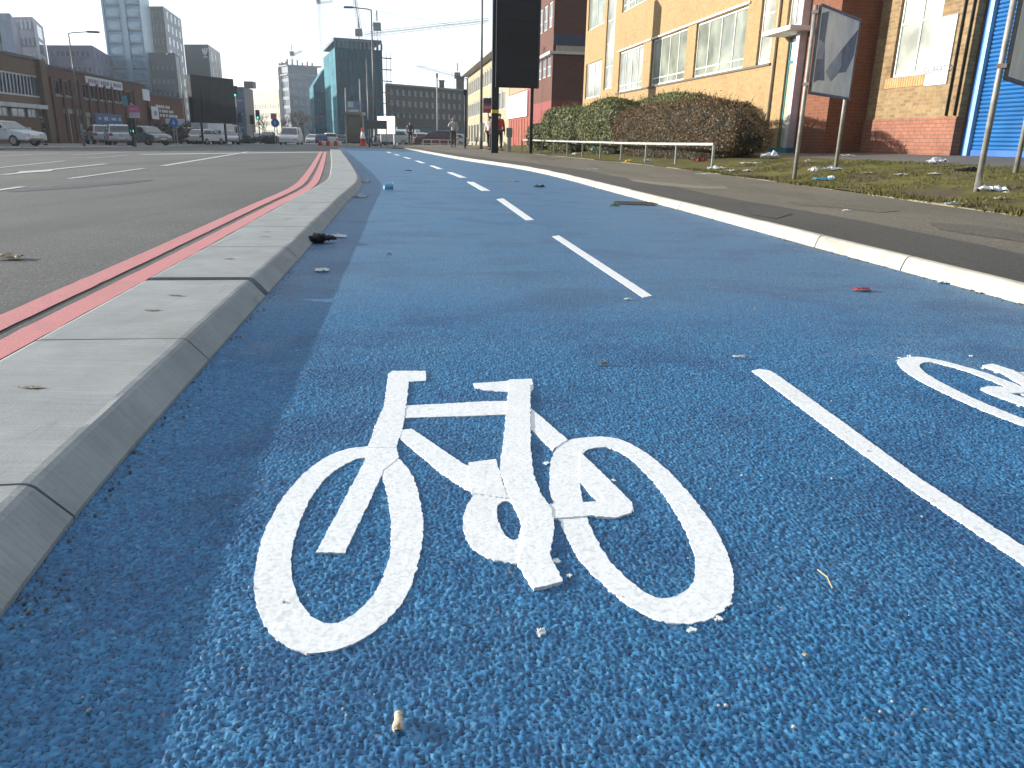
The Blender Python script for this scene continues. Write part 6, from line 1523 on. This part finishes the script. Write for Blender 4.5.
# cigarette stub in the foreground
c0 = gp(398.5, 726); st = thing('cigarette_stub', 'squashed beige cigarette stub lying in the foreground below the bicycle marking', 'litter', (c0.x, c0.y, .002), math.radians(4), GL)
mb = MB()
def ring(y, rx, rz_, z, dx=0): return [(dx + rx * math.cos(t) * (1 + .08 * math.sin(3 * t + y * 400)), y, z + rz_ * math.sin(t)) for t in [2 * PI * k / 14 for k in range(14)]]
secs = [ring(-.0135, .0035, .002, .0035), ring(-.0125, .0062, .0042, .0045), ring(-.008, .0066, .0044, .0047), ring(-.003, .0056, .0040, .0045, .0004), ring(.003, .0050, .0040, .0046), ring(.009, .0048, .0041, .0046, -.0004), ring(.0125, .0050, .0042, .0046), ring(.0130, .0040, .0034, .0046)]
for k, s_ in enumerate(secs): mb.v += s_
for k in range(len(secs) - 1):
    for i in range(14): mb.f.append([k*14+i, k*14+(i+1) % 14, (k+1)*14+(i+1) % 14, (k+1)*14+i]); mb.mi.append(0)
mb.f += [list(range(14)), [7*14+i for i in range(14)][::-1]]; mb.mi += [0, 0]
kk = NT('stub_paper'); co_ = kk.coord(); colr = kk.mix((.50, .42, .31), (.16, .10, .06), kk.ramp(kk.noise(co_, 190, 5, .7), [(.50, 0.), (.64, .85)])); kk.done(colr, .85, kk.bump(kk.noise(co_, 350, 4), .8, .002))
mb.build('paper', kk.m, st, True)
mb = MB(); mb.lathe([(.001, .01305), (.0038, .01305), (.0038, .0134), (.001, .0134)], (0, 0, .0046), 12, 0, 'y'); mb.build('filter_end', M('filter_cream', (.55, .48, .36), .9), st)
# blue plastic cup lying on its side
c0 = gp(388, 190.5); cp = thing('plastic_cup', 'pale blue plastic cup lying on the track by the kerb shadow', 'litter', (c0.x, c0.y, .045), math.radians(25), GL)
mb = MB(); N = 20; pf = [(.028, -.045), (.044, .05)]
for r_, x in ((.031, -.05), (.045, .055), (.0425, .055), (.029, -.046)):
    for k in range(N): t = 2 * PI * k / N; mb.v.append((x, r_ * math.cos(t), r_ * math.sin(t) + (x + .05) * .07))
for a_ in range(3):
    for k in range(N): mb.f.append([a_*N+k, a_*N+(k+1) % N, (a_+1)*N+(k+1) % N, (a_+1)*N+k]); mb.mi.append(0)
mb.f.append(list(range(N))); mb.mi.append(0); mb.build('cup_wall', M('cup_blue', (.22, .52, .72), .4, .3, 18), cp, True)
mb = MB(); mb.tube([(.056, .045 * math.cos(t), .0445 * math.sin(t) + .0075) for t in [2 * PI * k / 24 for k in range(25)]], .0025, 6); mb.build('rim', M('cup_rim', (.55, .68, .76), .4), cp)
L_ = [('paper_scrap', 'white crumpled paper in the kerb shadow, nearest of the three', 322, 271.5, .075, .05, .016, pw, 1, .3), ('paper_scrap', 'white crumpled paper in the kerb shadow beside the black glove', 339, 237.5, .11, .06, .022, pw, 2, .1),
      ('paper_scrap', 'pale paper against the kerb foot left of the blue cup', 359, 197.5, .17, .09, .04, pg, 3, -.2), ('paper_scrap', 'small pale scrap against the kerb foot just above the blue cup', 366, 182.5, .14, .10, .05, pg, 4, .4),
      ('wrapper', 'red and white flattened wrapper on the right half of the track', 862, 291, .10, .055, .014, pr, 5, .1), ('paper_scrap', 'white torn wrapper by the foot of the right kerb', 945, 283.5, .08, .035, .012, pw, 6, -.15),
      ('paper_scrap', 'thin white scrap just above the near end of the longest dash', 739, 358, .042, .014, .006, pw, 7, .1), ('leaf', 'small brown leaf on the track above the bicycle saddle', 604, 365, .036, .016, .006, pbr, 8, .2),
      ('cloth_scrap', 'dark crumpled rag in the middle distance of the track', 539.5, 188, .16, .10, .05, pk, 9, .3), ('twig', 'pale flat twig left of the dark rag on the track', 512, 182, .26, .06, .02, pbe, 10, -.1),
      ('paper_scrap', 'tiny white crumb of paper below the bicycle chainring', 541, 633, .011, .007, .003, pw, 11, .2), ('stone_chip', 'tiny pale stone chip low right of the bicycle marking', 805, 658, .006, .006, .004, pbe, 12, .2),
      ('paper_scrap', 'flat beige roll-shaped scrap lying on the carriageway at the far left', 9, 259.5, .17, .10, .035, pbe, 13, .1), ('leaf', 'green leaf lying on the drain grate', 615, 206.5, .10, .06, .03, M('leaf_green', (.10, .20, .03), .6, .3, 40), 14, .2),
      ('paper_scrap', 'pale flat scrap far along the left of the track', 408, 171, .16, .1, .02, pk, 15, .2), ('leaf', 'small brown leaf near the kerb at mid distance', 389, 255, .03, .02, .008, pbr, 16, .2), ('paper_scrap', 'small white fleck right of the second dash', 628, 300, .03, .018, .006, pw, 17, .3),
      ('plastic_bag', 'white plastic bag round the foot of the right-hand board post', 992, 191, .36, .20, .07, pbag, 20, .1), ('paper_scrap', 'folded grey paper strip lying across the turf edging', 953, 206, .30, .10, .03, pg, 21, .5),
      ('plastic_bag', 'white plastic bag at the top of the turf before the pink plinth', 937, 163.5, .34, .18, .11, pbag, 22, .1), ('cloth_scrap', 'black crumpled thing on the turf in front of the blue shutter', 970, 172, .36, .12, .07, pk, 23, .1),
      ('paper_scrap', 'white paper on the middle of the turf, left of a grey one', 902, 175, .24, .10, .025, pw, 24, .1), ('paper_scrap', 'grey paper on the middle of the turf, right of a white one', 936, 174.5, .26, .10, .03, pg, 25, .2),
      ('plastic_bag', 'pale blue torn bag on the turf by the left board post', 825, 180.5, .44, .16, .05, pb, 26, .3), ('plastic_bag', 'small bright white bag end beside the pale blue torn bag', 831, 179, .12, .1, .06, pbag, 27, .3), ('plastic_bag', 'white bag between the two posts of the torn notice board', 813.5, 171.5, .16, .12, .09, pbag, 28, .3),
      ('paper_scrap', 'pile of white paper at the foot of the second board post', 832, 170.5, .40, .14, .07, pw, 29, .2), ('paper_scrap', 'beige scrap right of the second board post', 868, 174, .22, .10, .04, pbe, 30, .2), ('paper_scrap', 'white scrap on the edging below the left board post', 800, 184, .16, .06, .02, pw, 31, .2),
      ('paper_scrap', 'pinkish scrap low on the turf near the right edge', 1000, 199.5, .16, .08, .03, pbe, 32, .2), ('paper_scrap', 'small white scrap right of the white bag on the turf', 1006, 193, .05, .04, .02, pw, 33, .2),
      ('paper_scrap', 'small white scrap on the footway below the edging', 847, 211, .08, .05, .015, pw, 34, .2), ('paper_scrap', 'tiny white scrap on the footway right of the posts', 875, 197, .07, .05, .02, pw, 35, .1),
      ('plastic_bag', 'blue and white carrier bag caught under the hedge behind the knee rail', 598, 153.5, .55, .35, .30, pb, 40, .1), ('plastic_bag', 'white half of a carrier bag beside the blue one under the hedge', 607, 154, .40, .25, .22, pbag, 41, .6),
      ('wrapper', 'yellow wrapper on the turf under the knee rail', 628.5, 162.5, .24, .14, .09, py_, 42, .1), ('paper_scrap', 'white paper under the hedge left of the fifth rail post', 649, 161, .34, .16, .06, pw, 43, .1), ('wrapper', 'red and white wrappers under the hedge near the rail end', 699, 161.5, .42, .2, .09, pr, 44, .1),
      ('paper_scrap', 'flat white paper on the footway edge below the rail end', 704, 174.5, .40, .14, .02, pw, 45, .1), ('paper_scrap', 'crumpled white paper right of the rail end', 716, 169.5, .36, .18, .09, pw, 46, .1), ('paper_scrap', 'grey-white paper right of the rail end, second along', 731, 171.5, .22, .12, .05, pg, 47, .1), ('paper_scrap', 'grey paper right of the rail end, third along', 748, 171.5, .22, .12, .05, pg, 48, .1),
      ('paper_scrap', 'long white scrap at the foot of the brown hedge end', 752, 164, .50, .14, .05, pw, 49, .1), ('plastic_bag', 'white bag behind the right end of the brown hedge', 769, 158.5, .50, .24, .18, pbag, 50, .1), ('paper_scrap', 'white scrap on turf before the rounded hedge', 575, 155, .30, .18, .10, pw, 51, .1), ('paper_scrap', 'pale scrap at the base of the rail, left part', 561, 153, .30, .16, .08, pbe, 52, .1),
      ('paper_scrap', 'white scrap on the dark path before the shaded brick', 848, 156, .32, .14, .05, pw, 53, .1), ('wrapper', 'small pink wrapper on the path before the doorway', 808, 163, .16, .12, .08, pbe, 54, .1), ('paper_scrap', 'scrap of paper on the footway far ahead, right of the dashes', 593, 169, .22, .10, .02, pg, 55, .1)]
for (nm, lab, px, py, w_, l_, h_, m, sd, rz_) in L_: crumple(nm, lab, 'litter', px, py, w_, l_, h_, m, sd, rz=rz_, group=GL)
# black glove by the kerb
g0 = gp(321, 243); gl = thing('glove', 'black crumpled glove lying against the kerb foot', 'glove', (g0.x, g0.y, .001), .4, GL)
mb = MB(); ico(mb, (-.01, 0, .028), .055, 3, (1, .7, .5), .55); mb.build('palm', pk, gl, True)
for k, (x, y, l_) in enumerate(((.03, .03, .05), (.04, .012, .055), (.042, -.008, .05), (.035, -.026, .04), (-.03, .035, .045))):
    mb = MB(); d_ = Vector((1, (y * 8), 0)).normalized() if k < 4 else Vector((.2, 1, .6)).normalized(); a_ = Vector((x, y, .022)); mb.tube([a_, a_ + d_ * l_ * .6 + Vector((0, 0, .012)), a_ + d_ * l_], [.011, .0105, .007], 8); mb.build('finger', pk, gl, True)
# dry straw on the track
s0, s1 = gp(817, 573), gp(832, 592); mb = MB(); mb.tube([(s0.x, s0.y, .006), ((s0.x + s1.x) / 2 + .003, (s0.y + s1.y) / 2, .009), (s1.x, s1.y, .006)], .0011, 6); tag(mb.build('straw', M('straw', (.34, .27, .13), .8)), 'thin dry straw lying on the track right of the bicycle marking', 'litter', GL)
# loose grit on the blue surface
mb = MB(); rnd = random.Random(77)
for i in range(160):
    Y = .7 + 7 * rnd.random() ** 1.4; X = rnd.uniform(kfoot(Y) + .05, min(rfoot(Y), 1.2 * Y) - .05); s_ = rnd.uniform(.0012, .003); ico(mb, (X, Y, s_ * .6), s_, 1, (1, 1.3, .7), .4)
o = mb.build('loose_chippings', M('chipping', (.30, .31, .31), .8, .5, 200)); o['kind'] = 'stuff'
# ================================================================== LIGHT, SKY, CAMERA
ELEV, AZL = math.radians(11), math.radians(11)
S = Vector((-math.cos(AZL) * math.cos(ELEV), math.sin(AZL) * math.cos(ELEV), math.sin(ELEV)))
sl = bpy.data.lights.new('sun', 'SUN'); sl.energy = 5.0; sl.angle = math.radians(.55); sl.color = (1, .955, .885)
so = bpy.data.objects.new('sun', sl); COL.objects.link(so); so.rotation_euler = S.to_track_quat('Z', 'Y').to_euler()
w = bpy.data.worlds.new('World'); SC.world = w; w.use_nodes = True
wt = w.node_tree; bg = wt.nodes['Background']
sk = wt.nodes.new('ShaderNodeTexSky'); sk.sky_type = 'NISHITA'; sk.sun_disc = False
sk.sun_elevation = ELEV; sk.sun_rotation = math.atan2(S.x, S.y)
sk.air_density = 1.0; sk.dust_density = .6; sk.ozone_density = 2.0; sk.altitude = 60
tc = wt.nodes.new('ShaderNodeTexCoord'); sx = wt.nodes.new('ShaderNodeSeparateXYZ'); wt.links.new(tc.outputs['Generated'], sx.inputs[0])
rp = wt.nodes.new('ShaderNodeValToRGB'); wt.links.new(sx.outputs[2], rp.inputs['Fac'])      # pale winter haze thickening to the horizon
for e, (p, c) in zip(list(rp.color_ramp.elements) + [rp.color_ramp.elements.new(.5), rp.color_ramp.elements.new(.5)], [(0, .95), (1, .0), (.13, .62), (.26, .06)]):
    e.position = p; e.color = (c, c, c, 1)
mx = wt.nodes.new('ShaderNodeMix'); mx.data_type = 'RGBA'; dp = wt.nodes.new('ShaderNodeVectorMath'); dp.operation = 'DOT_PRODUCT'; wt.links.new(tc.outputs['Generated'], dp.inputs[0]); dp.inputs[1].default_value = S
gl = wt.nodes.new('ShaderNodeMapRange'); wt.links.new(dp.outputs['Value'], gl.inputs[0]); gl.inputs[1].default_value = .0; gl.inputs[2].default_value = .8; gl.inputs[3].default_value = 0; gl.inputs[4].default_value = .9
r2 = wt.nodes.new('ShaderNodeMapRange'); wt.links.new(sx.outputs[2], r2.inputs[0]); r2.inputs[1].default_value = .14; r2.inputs[2].default_value = .32; r2.inputs[3].default_value = 1; r2.inputs[4].default_value = .05
gm = wt.nodes.new('ShaderNodeMath'); gm.operation = 'MULTIPLY'; wt.links.new(gl.outputs[0], gm.inputs[0]); wt.links.new(r2.outputs[0], gm.inputs[1])
d2 = wt.nodes.new('ShaderNodeVectorMath'); d2.operation = 'DOT_PRODUCT'; wt.links.new(tc.outputs['Generated'], d2.inputs[0]); d2.inputs[1].default_value = (-.5, .866, 0)
m2 = wt.nodes.new('ShaderNodeMapRange'); wt.links.new(d2.outputs['Value'], m2.inputs[0]); m2.inputs[1].default_value = -.25; m2.inputs[2].default_value = .4; m2.inputs[3].default_value = .18; m2.inputs[4].default_value = 1
hz_ = wt.nodes.new('ShaderNodeMath'); hz_.operation = 'MULTIPLY'; wt.links.new(rp.outputs[0], hz_.inputs[0]); wt.links.new(m2.outputs[0], hz_.inputs[1])      # haze dimmed behind the camera and to the right, lowering the fill light
ad = wt.nodes.new('ShaderNodeMath'); ad.operation = 'MAXIMUM'; wt.links.new(hz_.outputs[0], ad.inputs[0]); wt.links.new(gm.outputs[0], ad.inputs[1])
wt.links.new(ad.outputs[0], mx.inputs[0]); wt.links.new(sk.outputs[0], mx.inputs[6]); mx.inputs[7].default_value = (11.5, 12.1, 12.8, 1)
wt.links.new(mx.outputs[2], bg.inputs['Color']); bg.inputs['Strength'].default_value = .06
cam = bpy.data.cameras.new('camera'); co = bpy.data.objects.new('camera', cam); COL.objects.link(co)
cam.sensor_width = 36; cam.sensor_fit = 'HORIZONTAL'; cam.lens = FPX / 1024 * 36; cam.clip_end = 8000; cam.clip_start = .02
co.matrix_world = Matrix(((CR.x, CU.x, -CF.x, 0), (CR.y, CU.y, -CF.y, 0), (CR.z, CU.z, -CF.z, HC), (0, 0, 0, 1)))
SC.camera = co
SC.view_settings.view_transform = 'Standard'; SC.view_settings.look = 'None'
SC.view_settings.exposure = 1.3; SC.view_settings.gamma = 1
SC.render.resolution_x, SC.render.resolution_y = 1024, 768

# ------------------------------------------------------------------ winter air
hz = MB(); hz.box(-700, 700, -70, 1000, -2.1, 84); ho = hz.build('haze', bpy.data.materials.new('haze')); ho['kind'] = 'stuff'
hm_ = ho.data.materials[0]; hm_.use_nodes = True; ht = hm_.node_tree; ht.nodes.clear()
hv = ht.nodes.new('ShaderNodeVolumePrincipled'); hv.inputs['Color'].default_value = (.80, .91, 1, 1); hv.inputs['Density'].default_value = .00045; hv.inputs['Anisotropy'].default_value = .3
hout = ht.nodes.new('ShaderNodeOutputMaterial'); ht.links.new(hv.outputs[0], hout.inputs['Volume'])
